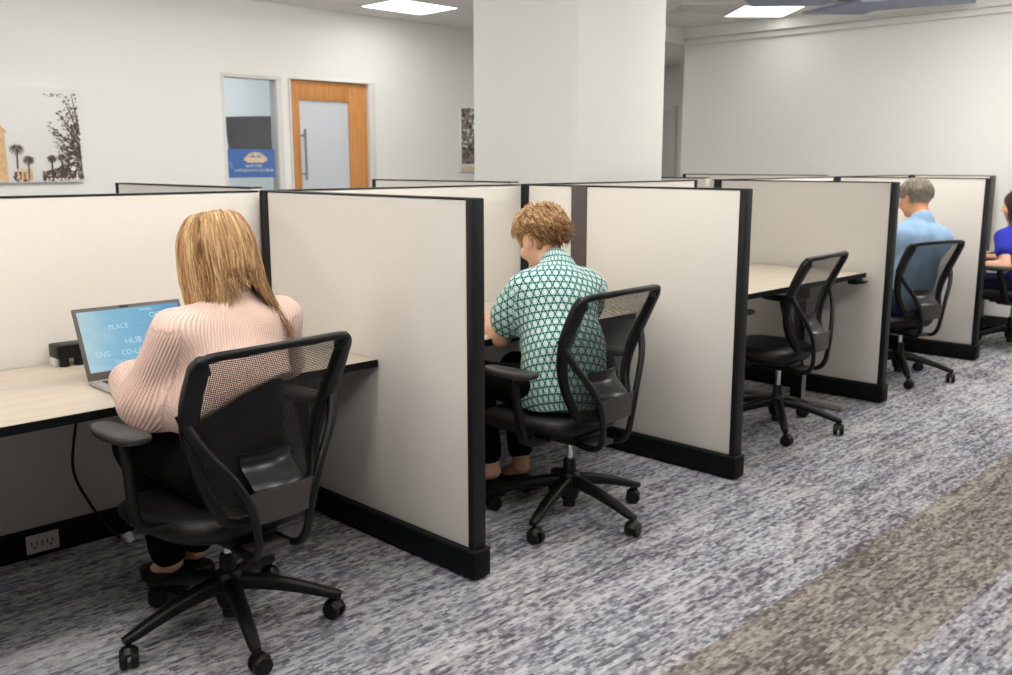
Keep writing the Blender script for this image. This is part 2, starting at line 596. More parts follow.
# dropped soffit along the far wall and over the passage
bm = bmesh.new()
add_box(bm, -2.62, XR, YF - .11, YF, 2.785, CEIL)
add_box(bm, -2.62, XR, YF - .05, YF, 2.725, 2.785, .012)
struct(bm_obj('trim_1', bm, M['wall']))
struct(box('trim_2', XL, -2.62, 5.9, 8.75, 2.74, CEIL, M['wall']))
# white door with casing at the end of the passage
d2 = struct(box('door_2', -4.05, -3.99, 8.70, 8.75, 0, 2.22, M['white_trim'], bev=.004))
box('door_leaf', XL + .005, -4.05, 8.72, 8.745, 0, 2.16, M['white_trim'], d2)
# office behind the glass
struct(box('wall_office_back', -6.7, -6.6, .9, 4.9, 0, CEIL, M['wall_office']))
struct(box('wall_office_near', -6.6, XL - .12, .9, 1.0, 0, CEIL, M['wall_office']))
struct(box('wall_office_far', -6.6, XL - .12, 4.8, 4.9, 0, CEIL, M['wall_office']))
# square column behind the cubicles
struct(box('column', -.97, -.085, 2.165, 3.01, 0, CEIL, M['column'], bev=.006))

# window (sidelight) and door in the left wall
w1 = empty('window_1', (XL, 0, 0)); struct(w1)
bm = bmesh.new()
t = .05
for (y0, y1, z0, z1) in ((WY0, WY0 + .035, .2, WZ - .03), (WY1 - .05, WY1, .2, WZ - .03), (WY0, WY1, WZ - .03, WZ - .001), (WY0, WY1, .121, .2)):
    add_box(bm, -.13, -.002, y0, y1, z0, z1, .004)
bm_obj('window_frame', bm, M['white_trim'], w1, smooth=True, sharp=40)
box('glass_pane', -.05, -.044, WY0 + .03, WY1 - .045, .2, WZ - .03, M['glass'], w1)
d1 = empty('door_1', (XL, 0, 0)); struct(d1)
bm = bmesh.new()
for (y0, y1, z0, z1) in ((DY0 + .001, DY0 + .02, 0, DZ - .012), (DY1 - .075, DY1 - .001, 0, DZ - .012), (DY0 + .001, DY1 - .001, DZ - .012, DZ - .001)):
    add_box(bm, -.13, .02, y0, y1, z0, z1, .004)
bm_obj('door_frame', bm, M['white_trim'], d1, smooth=True, sharp=40)
ly0, ly1, gz1, gz0 = DY0 + .022, DY1 - .077, 2.055, .25
gy0, gy1 = 3.037, 3.615
bm = bmesh.new()
add_box(bm, -.07, -.025, ly0, gy0, .01, DZ - .015, .002)
add_box(bm, -.07, -.025, gy1, ly1, .01, DZ - .015, .002)
add_box(bm, -.07, -.025, gy0, gy1, gz1, DZ - .015, .002)
add_box(bm, -.07, -.025, gy0, gy1, .01, gz0, .002)
bm_obj('door_leaf', bm, M['door_wood'], d1, smooth=True, sharp=40)
box('glass_pane', -.052, -.044, gy0 - .003, gy1 + .003, gz0 - .003, gz1 + .003, M['frost'], d1)
bm = bmesh.new()
add_sweep(bm, [(.03, gy0 + .02, 1.30), (.03, gy0 + .02, 1.78)], (.012, .012), up=(1, 0, 0))
for z in (1.36, 1.72):
    add_sweep(bm, [(.03, gy0 + .02, z), (-.044, gy0 + .02, z)], (.008, .008))
bm_obj('door_handle', bm, M['silver'], d1, smooth=True, sharp=40)

# ------------------------------------------------------------------ lamps in the ceiling
M['lens'] = emit('lamp_lens', (1.0, .985, .962, 1), 12.6)
M['lens_wall'] = emit('lamp_lens_walkway', (1.0, .985, .965, 1), 9.5)
M['lens_soft'] = emit('lamp_lens_dimmed', (1.0, .985, .965, 1), 7.0)
M['lens_low'] = emit('lamp_lens_low', (1.0, .985, .965, 1), 2.6)
M['lens_office'] = emit('lamp_lens_cool', (.95, .98, 1.0, 1), 16.0)
M['lens_off'] = simple('lamp_lens_off', srgb(214, 212, 204), .4, .4)
def troffer(x, y, w, l, label, rz=0.0, lens='lens', z=CEIL, drop=0.0):
    t_ = empty('ceiling_light', (x, y, z), rz)
    tag(t_, label, 'ceiling light', 'lamps set in the ceiling')
    bm = bmesh.new()
    f = .022
    for (x0, x1, y0, y1) in ((-w / 2, w / 2, -l / 2, -l / 2 + f), (-w / 2, w / 2, l / 2 - f, l / 2), (-w / 2, -w / 2 + f, -l / 2 + f, l / 2 - f), (w / 2 - f, w / 2, -l / 2 + f, l / 2 - f)):
        add_box(bm, x0, x1, y0, y1, -.014, 0, .002)
    bm_obj('frame', bm, M['white_trim'], t_, smooth=True, sharp=40)
    if drop: box('lamp_lens', -w / 2 + .06, w / 2 - .06, -l / 2 + f, l / 2 - f, -drop, -.002, M[lens], t_, bev=.02)  # deep lens shape added on lamps out of view, to light walls and ceiling
    else: box('lamp_lens', -w / 2 + f, w / 2 - f, -l / 2 + f, l / 2 - f, -.010, -.002, M[lens], t_)
    return t_
troffer(-3.55, 3.78, .6, .75, 'lit square ceiling lamp above the honey wood door', 0, 'lens_soft')
troffer(-1.36, 6.36, .62, .72, 'lit ceiling lamp beside the blue-grey hanging panels', math.radians(48), 'lens_low')
troffer(-1.68, 5.79, .5, .5, 'unlit square ceiling lamp next to the lit one beyond the column', math.radians(48), 'lens_off')
ROWS = (-3.8, -1.5, .65, 4.1, 5.4)
NTH = ('first', 'second', 'third', 'fourth', 'fifth')
for i, yy in enumerate(ROWS):
    troffer(1.08, yy, .6, 1.2, 'lit ceiling lamp above the row of office chairs, %s from the near wall' % NTH[i], drop=.13)
for i, yy in enumerate(ROWS):
    troffer(3.35, yy, .6, 1.2, 'lit ceiling lamp over the open aisle, %s from the near wall' % NTH[i], drop=.13)
for i, yy in enumerate((-3.8, -1.4, .7, 2.4)):
    troffer(-2.4, yy, .6, 1.2, 'lit ceiling lamp above the walkway behind the cubicles, %s from the near wall' % NTH[i], 0, 'lens_wall', drop=.13)
troffer(-3.75, 6.7, .6, .6, 'hidden ceiling lamp added to brighten the passage beside the far white wall', 0, 'lens_soft', 2.74)  # added lamp, out of sight behind the column, brightens the recess
troffer(-5.5, 3.0, .6, 1.2, 'lit ceiling lamp inside the glass-fronted office', 0, 'lens_office')

def slab_from_outline(name, pts, z0, z1, mat):
    bm = bmesh.new()
    lo = [bm.verts.new((x, y, z0)) for x, y in pts]
    hi = [bm.verts.new((x, y, z1)) for x, y in pts]
    bm.faces.new(lo[::-1]); bm.faces.new(hi)
    n = len(pts)
    for i in range(n):
        bm.faces.new((lo[i], lo[(i + 1) % n], hi[(i + 1) % n], hi[i]))
    return bm_obj(name, bm, mat)
o = slab_from_outline('acoustic_panel', [(-.62, 4.6), (-.985, 5.52), (-.50, 5.90), (.05, 5.45)], 2.80, 2.825, M['blue_cloth'])
tag(o, 'blue-grey hanging ceiling panel nearer the column', 'ceiling panel', 'blue-grey hanging panels')
for (a, b) in ((-.62, 4.9), (-.75, 5.45), (-.2, 5.4)):
    box('hanger', a - .004, a + .004, b - .004, b + .004, 2.825, CEIL, M['chrome'], o)
o = slab_from_outline('acoustic_panel', [(-.875, 6.21), (-.50, 6.66), (-.33, 6.50), (.47, 6.69), (.62, 6.3), (-.2, 5.95)], 2.80, 2.825, M['blue_cloth'])
tag(o, 'blue-grey hanging ceiling panel beside the far white wall', 'ceiling panel', 'blue-grey hanging panels')
for (a, b) in ((-.6, 6.2), (.3, 6.4), (-.35, 6.4)):
    box('hanger', a - .004, a + .004, b - .004, b + .004, 2.825, CEIL, M['chrome'], o)

# ------------------------------------------------------------------ pictures on the door wall
def flat_poly(bm, pts, x, mi):
    vs = [bm.verts.new((x, y, z)) for y, z in pts]
    f = bm.faces.new(vs)
    f.material_index = mi
M['canvas'] = simple('canvas_sky', srgb(236, 235, 230), .8, .2)
M['ink'] = simple('print_dark', srgb(88, 78, 70), .8, .2, noise=.35, nscale=30)
M['ink_mid'] = simple('print_mid', srgb(150, 140, 130), .8, .2, noise=.25, nscale=30)
M['ink_tan'] = simple('print_tan', srgb(226, 188, 142), .8, .2, noise=.15, nscale=30)
M['ink_white'] = simple('print_white', srgb(240, 238, 234), .8, .2)
def blob(bm, y, z, r, x, mi, n=9, sq=1.0):
    k0 = random.random() * 6
    flat_poly(bm, [(y + r * random.uniform(.6, 1.15) * math.cos(k0 + 2 * PI * k / n), z + sq * r * random.uniform(.6, 1.15) * math.sin(k0 + 2 * PI * k / n)) for k in range(n)], x, mi)
pic = box('wall_picture', XL + .002, XL + .035, -.75, .945, 1.316, 2.042, M['canvas'], bev=.003)
tag(pic, 'wide pale canvas photo print of trees and palms at the left end of the wall', 'picture')
bm = bmesh.new()
px = XL + .0365
Y1p, Z0p = .941, 1.318
def limb(y0, z0, y1, z1, w0, w1, mi, x):
    d = Vector((y1 - y0, z1 - z0)); n = Vector((-d.y, d.x)).normalized()
    flat_poly(bm, [(y0 + n.x * w0, z0 + n.y * w0), (y1 + n.x * w1, z1 + n.y * w1), (y1 - n.x * w1, z1 - n.y * w1), (y0 - n.x * w0, z0 - n.y * w0)], x, mi)
# big tree at the right edge, bare at the top
lay = [0]
def nx_():
    lay[0] += 1
    return px + lay[0] * 4e-6
limb(.918, Z0p + .02, .922, 1.62, .022, .012, 0, nx_())
for i in range(260):
    h = random.random() ** 1.3
    wdt = .03 + .12 * (1 - h) + .05 * random.random()
    blob(bm, Y1p - random.random() * wdt - .010, Z0p + .03 + h * .42, random.uniform(.006, .016), nx_(), random.choice((0, 0, 0, 1)))
for (a, b, c, d) in ((.92, 1.50, .733, 1.63), (.92, 1.56, .693, 1.76), (.92, 1.62, .713, 1.70), (.924, 1.66, .773, 1.86), (.924, 1.70, .833, 1.96), (.928, 1.74, .893, 2.00), (.924, 1.60, .813, 1.78), (.924, 1.54, .773, 1.57)):
    limb(a, b, c, d, .007, .002, 0, nx_())
    for k in range(34):
        f = random.random() ** .8
        blob(bm, min(Y1p - .012, a + (c - a) * f + random.uniform(-.03, .03)), min(2.03, b + (d - b) * f + random.uniform(-.03, .03)), random.uniform(.003, .010), nx_(), random.choice((0, 0, 1)))
for k in range(26):
    blob(bm, .675 + random.random() * .17, 1.985 + random.uniform(-.012, .012), random.uniform(.004, .010), nx_(), random.choice((0, 1, 1)), sq=.6)
# hedge line and small palms
for i in range(200):
    yy = random.uniform(.63, .93)
    top = .055 + .10 * max(0, (yy - .65) / .3)
    blob(bm, yy, Z0p + .02 + random.random() * top, random.uniform(.008, .018), nx_(), random.choice((0, 0, 0, 1)))
for (yy, hh, q) in ((.445, .26, 1.0), (.525, .18, .8), (.70, .19, .7), (.775, .20, .7)):
    limb(yy, Z0p + .02, yy + .006, Z0p + hh, .007, .005, 0, nx_())
    for k in range(13):
        an = 2 * PI * k / 13
        limb(yy + .006, Z0p + hh, yy + .006 + .055 * q * math.cos(an), Z0p + hh + .045 * q * math.sin(an) - .012, .010, .003, random.choice((0, 0, 1)), nx_())
for i in range(40):
    blob(bm, random.uniform(.41, .53), Z0p + random.uniform(.015, .07), .014, nx_(), random.choice((0, 0, 1)))
# tan building at the left
flat_poly(bm, [(-.70, Z0p + .01), (.375, Z0p + .01), (.371, 1.68), (.39, 1.70), (.33, 1.77), (-.70, 1.79)], nx_(), 2)
for k in range(4):
    flat_poly(bm, [(.435 + k * .032, Z0p + .02), (.458 + k * .032, Z0p + .02), (.453 + k * .032, Z0p + .10), (.44 + k * .032, Z0p + .11)], nx_(), 2)
for k in range(9):
    blob(bm, .66 + k * .03, Z0p + .022, .011, nx_(), 3, sq=.7)
blob(bm, .865, 1.42, .022, nx_(), 3)
flat_poly(bm, [(.878, Z0p + .01), (.898, Z0p + .01), (.891, Z0p + .09)], nx_(), 3)
bm_obj('printed_image', bm, [M['ink'], M['ink_mid'], M['ink_tan'], M['ink_white']], pic)

pic2 = box('wall_picture', XL + .002, XL + .035, 5.06, 6.0, 1.36, 2.055, M['canvas'], bev=.003)
tag(pic2, 'grey canvas photo print of trees, half hidden behind the white column', 'picture')
bm = bmesh.new()
flat_poly(bm, [(5.065, 1.45), (5.995, 1.45), (5.995, 2.05), (5.065, 2.05)], nx_(), 1)
for i in range(900):
    zz = random.random()
    blob(bm, random.uniform(5.075, 5.985), 1.46 + zz * .58, random.uniform(.008, .024), nx_(), random.choice((0, 0, 1, 1, 1, 3)) if zz > .3 else random.choice((0, 0, 1)))
for i in range(14):
    blob(bm, random.uniform(5.08, 5.95), 1.475 + random.uniform(-.02, .03), .025, nx_(), 3, sq=.5)
flat_poly(bm, [(5.065, 1.38), (5.995, 1.38), (5.995, 1.44), (5.065, 1.41)], nx_(), 2)
bm_obj('printed_image', bm, [M['ink'], M['ink_mid'], M['ink_tan'], M['ink_white']], pic2)

# ------------------------------------------------------------------ office behind the sidelight: screen and blue sign
tv = empty('wall_screen', (-6.6, 0, 0))
tag(tv, 'dark flat screen on the office wall, seen through the window', 'screen')
def plate_yz(name, pts, x0, x1, mat, par):
    bm = bmesh.new()
    fr_ = [bm.verts.new((x1, y, z)) for y, z in pts]; bk_ = [bm.verts.new((x0, y, z)) for y, z in pts]
    bm.faces.new(fr_); bm.faces.new(bk_[::-1])
    for i in range(4): bm.faces.new((fr_[i], bk_[i], bk_[(i + 1) % 4], fr_[(i + 1) % 4]))
    return bm_obj(name, bm, mat, par)
plate_yz('housing', [(3.56, 1.45), (4.195, 1.45), (4.195, 2.015), (3.50, 1.985)], .002, .05, M['tv_frame'], tv)
plate_yz('display', [(3.58, 1.47), (4.178, 1.47), (4.178, 1.998), (3.522, 1.968)], .050, .053, M['tv'], tv)

sg = empty('window_sign', (XL - .041, 0, 0))
tag(sg, 'blue sign with a gold emblem stuck on the office window', 'sign')
box('sign_board', -.002, .002, 2.232, 2.752, 1.330, 1.588, M['blue_sign'], sg)
bm = bmesh.new()
# fan-shaped emblem: a row of rising petals over a band
ec, ez = 2.553, 1.492
for k in range(11):
    a = PI * (k + .5) / 11
    cx_, cz_ = ec + .092 * math.cos(a), ez + .055 * math.sin(a)
    bmesh.ops.create_circle(bm, cap_ends=True, segments=10, radius=.017, matrix=Matrix.Translation((.0030, cx_, cz_)) @ Matrix.Rotation(PI / 2, 4, 'Y'))
add_box(bm, .002, .0032, ec - .118, ec + .118, ez - .012, ez + .022)
add_box(bm, .002, .0030, ec - .09, ec + .09, ez - .026, ez - .012)
bm_obj('emblem', bm, M['sign_orange'], sg)
bm = bmesh.new()
def strokes(y0, y1, z, h, x=.002):
    y = y0
    while y < y1:
        w = random.choice((.010, .014, .017))
        add_box(bm, x, x + .0012, y, min(y + .005, y1), z - h / 2, z + h / 2)
        add_box(bm, x, x + .0012, y, min(y + w, y1), z + random.choice((-h / 2, 0, h / 2 - .005)), z + random.choice((-h / 2, 0, h / 2 - .005)) + .005)
        y += w + .008
strokes(2.448, 2.615, 1.437, .026)
strokes(2.335, 2.735, 1.396, .026)
bm_obj('lettering', bm, M['sign_white'], sg)
box('emblem_centre', .002, .0034, ec - .012, ec + .012, ez + .03, ez + .068, M['sign_white'], sg)
bm = bmesh.new()
add_box(bm, .002, .003, 2.245, 2.262, 1.415, 1.468)
add_box(bm, .002, .003, 2.262, 2.285, 1.45, 1.468)
add_box(bm, .002, .003, 2.290, 2.312, 1.41, 1.472)
bm_obj('corner_mark', bm, M['sign_pale'], sg)

# ------------------------------------------------------------------ cubicle panels
H = 1.35
T = .060
def panel_along_x(label, x0, x1, y, h=H, end='front', posts=(), group='cubicle dividers', corner=True, name='cubicle_divider', endmat='trim', post_mat='post'):
    """divider running along x from the spine (x0) to its free end (x1); its left face lies at y"""
    sgn = 1 if x1 > x0 else -1
    r = empty(name, (x0, y, 0))
    tag(r, label, 'divider', group)
    Ln = abs(x1 - x0)
    def bx(n, a, b, y0, y1, z0, z1, m, bev=.002):
        lo, hi = sorted((sgn * a, sgn * b))
        return box(n, lo, hi, y0, y1, z0, z1, M[m], r, bev=bev)
    # fabric bays between posts
    cuts = [.055 if corner else 0.0] + [q for p in posts for q in p] + [Ln - .034]
    for k in range(0, len(cuts), 2):
        bx('fabric_panel', cuts[k], cuts[k + 1], .004, T - .004, .118, h - .0065, 'fabric', .004)
    for p in posts:
        bx('post', p[0], p[1], -.001, T + .001, .118, h, post_mat)
    if corner:
        bx('corner_post', -.004, .055, 0, T, .118, h + .001, 'trim')
    bx('top_cap', .055 if corner else 0, Ln - .030, .001, T - .001, h - .0065, h, 'trim')
    bx('side_gap', Ln - .034, Ln - .026, .006, T - .006, .118, h - .004, 'base', .001)
    bx('end_trim', Ln - .028, Ln, 0, T, .116, h, endmat, .005)
    bx('base_raceway', 0, Ln + .012, -.011, T + .011, .012, .106, 'base', .006)
    bx('base_lip', 0, Ln + .013, -.012, T + .012, .106, .116, 'trim', .003)
    bx('base_foot', 0.02, Ln - .02, .01, T - .01, 0, .013, 'base', .002)
    return r
def panel_along_y(label, y0, y1, h=H, post_lo=False, post_hi=False, group='long back panels of the cubicle row'):
    r = empty('back_panel', (0, y0, 0))
    tag(r, label, 'divider', group)
    Ln = y1 - y0
    box('fabric_panel', -T + .004, -.004, .002 + (.03 if post_lo else 0), Ln - .002 - (.03 if post_hi else 0), .118, h - .0065, M['fabric'], r, bev=.004)
    box('top_cap', -T + .001, -.001, .001, Ln - .001, h - .0065, h, M['trim'], r, bev=.002)
    if post_lo: box('end_post', -T, 0, 0, .03, .118, h, M['trim'], r, bev=.003)
    if post_hi: box('end_post', -T, 0, Ln - .03, Ln, .118, h, M['trim'], r, bev=.003)
    box('base_raceway', -T - .011, .011, .013, Ln - .013, .012, .106, M['base'], r, bev=.006)
    box('base_lip', -T - .012, .012, .013, Ln - .013, .106, .116, M['trim'], r, bev=.003)
    box('base_foot', -T + .01, -.01, .02, Ln - .02, 0, .013, M['base'], r, bev=.002)
    return r
Y2, Y3, Y4, Y5 = 1.603, 3.501, 5.252, 6.72
panel_along_x('beige divider added out of view to shade the laptop desk', 0, 1.30, -1.82)  # unseen divider, added to block light from the near end
panel_along_x('beige cubicle divider in front, right of the blonde person in pink', 0, 1.323, 0)
panel_along_x('beige cubicle divider with a brown post, behind the person in the teal shirt', 0, 1.386, Y2, posts=((.362, .465),))
panel_along_x('beige cubicle divider beside the empty chair and raised desk', 0, 1.251, Y3)
panel_along_x('beige cubicle divider behind the grey-haired person in light blue', 0, 1.193, Y4)
panel_along_x('narrow last cubicle divider by the far white wall', 0, .735, Y5, endmat='post')
hb = H + .012
panel_along_x('beige far-side divider whose end post shows above the blonde head', -T - .014, -1.46, 0.0, hb, group='dividers on the far side of the row', corner=False)
panel_along_x('beige far-side divider ending below the half-hidden picture', -T - .014, -1.33, Y2, hb, group='dividers on the far side of the row', corner=False)
panel_along_x('beige far-side divider standing right behind the white column', -T - .014, -1.40, Y3, hb, group='dividers on the far side of the row', corner=False)
panel_along_x('beige far-side divider ending at the corner of the far white wall', -T - .014, -1.47, Y4, hb, group='dividers on the far side of the row', corner=False)
panel_along_y('long beige panel behind the open laptop', -1.75, -.002)
panel_along_y('long beige panel facing the person in the teal shirt', T + .002, Y2 - .002)
panel_along_y('long beige panel that stops short of the raised empty desk', Y2 + T + .002, 3.30, post_hi=True)
panel_along_y('long beige panel at the back of the grey-haired person\'s cubicle', Y3 + T + .002, Y4 - .002)
panel_along_y('long beige panel at the back of the last cubicle', Y4 + T + .002, Y5 - .002)

# ------------------------------------------------------------------ desks
def desk(label, x0, x1, y0, y1, ztop, legs='bracket', thick=.030):
    d = empty('desk', (x0, y0, 0))
    tag(d, label, 'desk', 'desks of the cubicle row')
    w, l = x1 - x0, y1 - y0
    box('worktop', 0, w - .004, 0, l, ztop - thick + .004, ztop, M['laminate'], d, bev=.002)
    bm = bmesh.new()
    add_box(bm, w - .004, w, 0, l, ztop - thick, ztop - .0015, .001)
    add_box(bm, 0.0, w - .004, 0, l, ztop - thick, ztop - thick + .004)
    bm_obj('edge_band', bm, M['base'], d)
    if legs == 'bracket':
        for yy in (.10, l - .12):
            bm = bmesh.new()
            for pts in (((.0, ztop - thick), (w * .75, ztop - thick), (w * .75, ztop - thick - .03), (.0, ztop - thick - .22)),):
                a = [bm.verts.new((x, yy, z)) for x, z in pts]; b = [bm.verts.new((x, yy + .004, z)) for x, z in pts]
                bm.faces.new(a); bm.faces.new(b[::-1])
                for i in range(4): bm.faces.new((a[i], b[i], b[(i + 1) % 4], a[(i + 1) % 4]))
            bm_obj('bracket', bm, M['base'], d)
    else:
        for yy in (.32, l - .27):
            lg = box('leg', w * .62, w * .62 + .075, yy - .025, yy + .025, .035, ztop - thick - .03, M['base'], d, bev=.004)
            box('leg_face', w * .62 + .075, w * .62 + .079, yy - .022, yy + .022, .035, ztop - thick - .12, M['silver'], lg)
            box('foot', w * .18, w * 1.06, yy - .035, yy + .035, .004, .036, M['silver'], d, bev=.008)
            box('crossbar', .05, w - .08, yy - .02, yy + .02, ztop - thick - .035, ztop - thick, M['base'], d, bev=.003)
    return d
desk('pale wood desk with the open laptop on it', .003, .80, -1.74, -.003, .733)
desk('pale wood desk in front of the person in the teal shirt', .003, .80, T + .006, Y2 - .003, .733)
d3 = desk('raised empty pale wood desk on a grey foot, before the empty chair', .33, 1.13, Y2 + T + .07, Y3 - .055, .808, 'lift')
cb = box('control_box', .74, .80, 1.59, 1.68, .743, .776, M['black'], d3, bev=.006)
box('control_paddle', .80, .835, 1.60, 1.665, .750, .766, M['black'], cb, bev=.004)
desk('pale wood desk in front of the grey-haired person', .003, .80, Y3 + T + .006, Y4 - .003, .733)
desk('pale wood desk in the last cubicle, before the person in royal blue', .003, .80, Y4 + T + .006, Y5 - .003, .70)
# power box hanging under the raised desk
pb = empty('power_box', (.40, 3.08, 0))
tag(pb, 'black power box with a cord hanging under the raised desk', 'power box')
box('housing', -.04, .04, -.035, .035, .46, .60, M['black'], pb, bev=.006)
bm = bmesh.new()
add_sweep(bm, [(0, 0, .777), (0, 0, .60)], (.006, .006), up=(1, 0, 0), seg=8)
add_sweep(bm, [(0, 0, .46), (0, .01, .30), (-.05, .0, .12), (-.12, 0, .012)], (.006, .006), up=(1, 0, 0), seg=8)
bm_obj('cord', bm, M['cable'], pb, smooth=True)

# ------------------------------------------------------------------ small things at the first desk
lp = empty('laptop', (0, 0, .733))
tag(lp, 'open silver laptop with a blue screen in front of the blonde person in pink', 'laptop')
ly0, ly1, hx = -.955, -.570, .468
bm = bmesh.new()
add_box(bm, hx, hx + .262, ly0, ly1, .003, .016, .004)
base = bm_obj('laptop_base', bm, M['laptop'], lp, smooth=True, sharp=40)
bm = bmesh.new()
for r in range(5):
    for c in range(14):
        w = .0205 if not (r == 4 and c in (4, 5, 6, 7)) else .0255
        add_box(bm, hx + .035 + r * .024, hx + .035 + r * .024 + .019, ly0 + .03 + c * .0235, ly0 + .03 + c * .0235 + w, .0155, .0178, .0008, 1)
bm_obj('keyboard', bm, M['keys'], base, smooth=True, sharp=40)
box('touchpad', hx + .175, hx + .245, (ly0 + ly1) / 2 - .06, (ly0 + ly1) / 2 + .06, .0155, .0166, M['laptop_dark'], base)
TILT = math.radians(24)
lid = empty('lid', (hx + .004, 0, .016), 0, lp)
lid.rotation_euler = (0, -TILT, 0)
LH = .253
box('lid_shell', -.009, 0, ly0, ly1, .0, LH, M['laptop_dark'], lid, bev=.004)
def mat_screen():
    m, nt, bs, out = new_mat('laptop_screen')
    tc = N(nt, 'TexCoord')
    sx = N(nt, 'SeparateXYZ')
    L(nt, tc.outputs['Generated'], sx.inputs[0])
    nz = N(nt, 'TexNoise', i_Scale=3.0, i_Detail=2.0)
    L(nt, tc.outputs['Generated'], nz.inputs['Vector'])
    mp = N(nt, 'Mapping'); mp.inputs['Scale'].default_value = (1, 6, 46)
    L(nt, tc.outputs['Generated'], mp.inputs[0])
    n2 = N(nt, 'TexNoise', i_Scale=1.0, i_Detail=3.0)
    L(nt, mp.outputs[0], n2.inputs['Vector'])
    f = math_n(nt, 'ADD', math_n(nt, 'MULTIPLY', sx.outputs[1], .75), math_n(nt, 'MULTIPLY', nz.outputs[0], .35))
    c = ramp(nt, f, [(.08, srgb(186, 208, 212)), (.42, srgb(112, 172, 200)), (.95, srgb(58, 134, 180))])
    c = mixc(nt, ramp(nt, n2.outputs[0], [(.56, (0, 0, 0, 1)), (.66, (.22, .22, .22, 1))]), c, srgb(170, 205, 222))
    bs.inputs['Base Color'].default_value = (.02, .02, .02, 1)
    bs.inputs['Roughness'].default_value = .45
    L(nt, c, bs.inputs['Emission Color'])
    bs.inputs['Emission Strength'].default_value = .95
    return m
M['screen'] = mat_screen()
M['screen_text'] = emit('screen_lettering', srgb(178, 214, 230), .95, .02)
scr = box('display', 0, .001, ly0 + .013, ly1 - .013, .026, LH - .014, M['screen'], lid)
bm = bmesh.new()
Mt = lambda y, z: Matrix.Translation((.0016, y, z)) @ Matrix(((0, 0, 1, 0), (1, 0, 0, 0), (0, 1, 0, 0), (0, 0, 0, 1)))
SW, SH = ly1 - ly0 - .026, LH - .040
sy = lambda u: ly0 + .013 + u * SW
sz = lambda v: .026 + (1 - v) * SH
for body, u, v, s in (('PLACE', .36, .30, .024), ('OFFICE', .80, .17, .026), ('HUB', .47, .56, .030), ('CO-LAB', .45, .74, .025), ('ONLINE', .86, .40, .024), ('SNS', .15, .73, .030),
                      ('GALLERY', .86, .62, .024), ('COLLAB', .66, .88, .024), ('WORK', .66, .06, .015), ('SPACE', .30, .88, .015)):
    add_text(bm, body, s, Mt(sy(u), sz(v)))
bm_obj('lettering', bm, M['screen_text'], lid)
box('webcam', 0, .0025, (ly0 + ly1) / 2 - .03, (ly0 + ly1) / 2 + .0, LH - .011, LH - .004, M['cable'], lid, bev=.001)

pm = empty('desk_power_module', (.062, -.862, .733))
tag(pm, 'black desk power box against the panel left of the laptop', 'power box')
box('outlet_block', -.045, .045, -.055, .055, .030, .080, M['black'], pm, bev=.005)
for yy in (-.028, .022):
    bm = bmesh.new()
    add_lathe(bm, [(.016, 0), (.018, .004), (.016, .012), (.016, .030)], (.028, yy, 0), 14)
    bm_obj('clamp_foot', bm, M['black'], pm, smooth=True, sharp=40)
box('clip', -.03, .02, -.062, -.048, 0, .03, M['white_trim'], pm, bev=.002)
bm = bmesh.new()
for yy in (-.03, .0, .03):
    add_box(bm, .0445, .0465, yy - .009, yy + .009, .045, .066, .001)
bm_obj('socket', bm, M['cable'], pm)

ot = empty('outlet_plate', (.011, -.998, .062))
tag(ot, 'beige outlet plate on the black base under the first desk', 'outlet')
box('cover_plate', 0, .005, -.059, .059, -.036, .036, M['plate'], ot, bev=.002)
bm = bmesh.new()
for yy in (-.03, .026):
    add_box(bm, .0048, .0062, yy - .012, yy - .008, -.006, .010, 0)
    add_box(bm, .0048, .0062, yy + .006, yy + .010, -.006, .010, 0)
    bmesh.ops.create_circle(bm, cap_ends=True, segments=10, radius=.004, matrix=Matrix.Translation((.0062, yy, -.014)) @ Matrix.Rotation(PI / 2, 4, 'Y'))
add_box(bm, .0048, .0060, -.004, 0.0, -.012, .012)
bm_obj('socket_slots', bm, M['cable'], ot)

bm = bmesh.new()
add_sweep(bm, spline([(.02, -.83, .700), (.03, -.828, .60), (.035, -.852, .48), (.035, -.872, .36), (.035, -.862, .27), (.03, -.80, .13), (.03, -.755, .05), (.045, -.72, .006)], 6), (.0055, .0055), up=(1, 0, 0), seg=8)
o = bm_obj('cable', bm, M['cable'], smooth=True)
tag(o, 'black cable hanging under the first desk above the outlet plate', 'cable')
bm = bmesh.new()
add_box(bm, -.012, .012, -.016, .016, 0, .036, .003)
o = bm_obj('power_adapter', bm, M['paper'], smooth=True, sharp=40, loc=(.09, -.70, 0))
o.rotation_euler = (.35, .0, .3)
tag(o, 'small white plug lying on the floor under the first desk', 'plug')

# ------------------------------------------------------------------ office chair
ZS = 1.0
prof_x = [(.48, .245), (.54, .218), (.61, .200), (.69, .200), (.77, .218), (.84, .246), (.91, .277), (.960, .302), (.99, .318)]
prof_w = [(.48, .165), (.54, .188), (.61, .208), (.69, .230), (.77, .252), (.84, .266), (.91, .268), (.965, .262), (.99, .250)]
def interp(tb, z):
    xs = [a for a, b in tb]; ys = [b for a, b in tb]
    return float(np.interp(z, xs, ys))
def back_pt(u, z, dx=0.0):
    """point on the curved back: u -1..1 across, z height"""
    x = interp(prof_x, z) + .030 * (1 - u * u) + dx
    return (x, u * interp(prof_w, z), z)

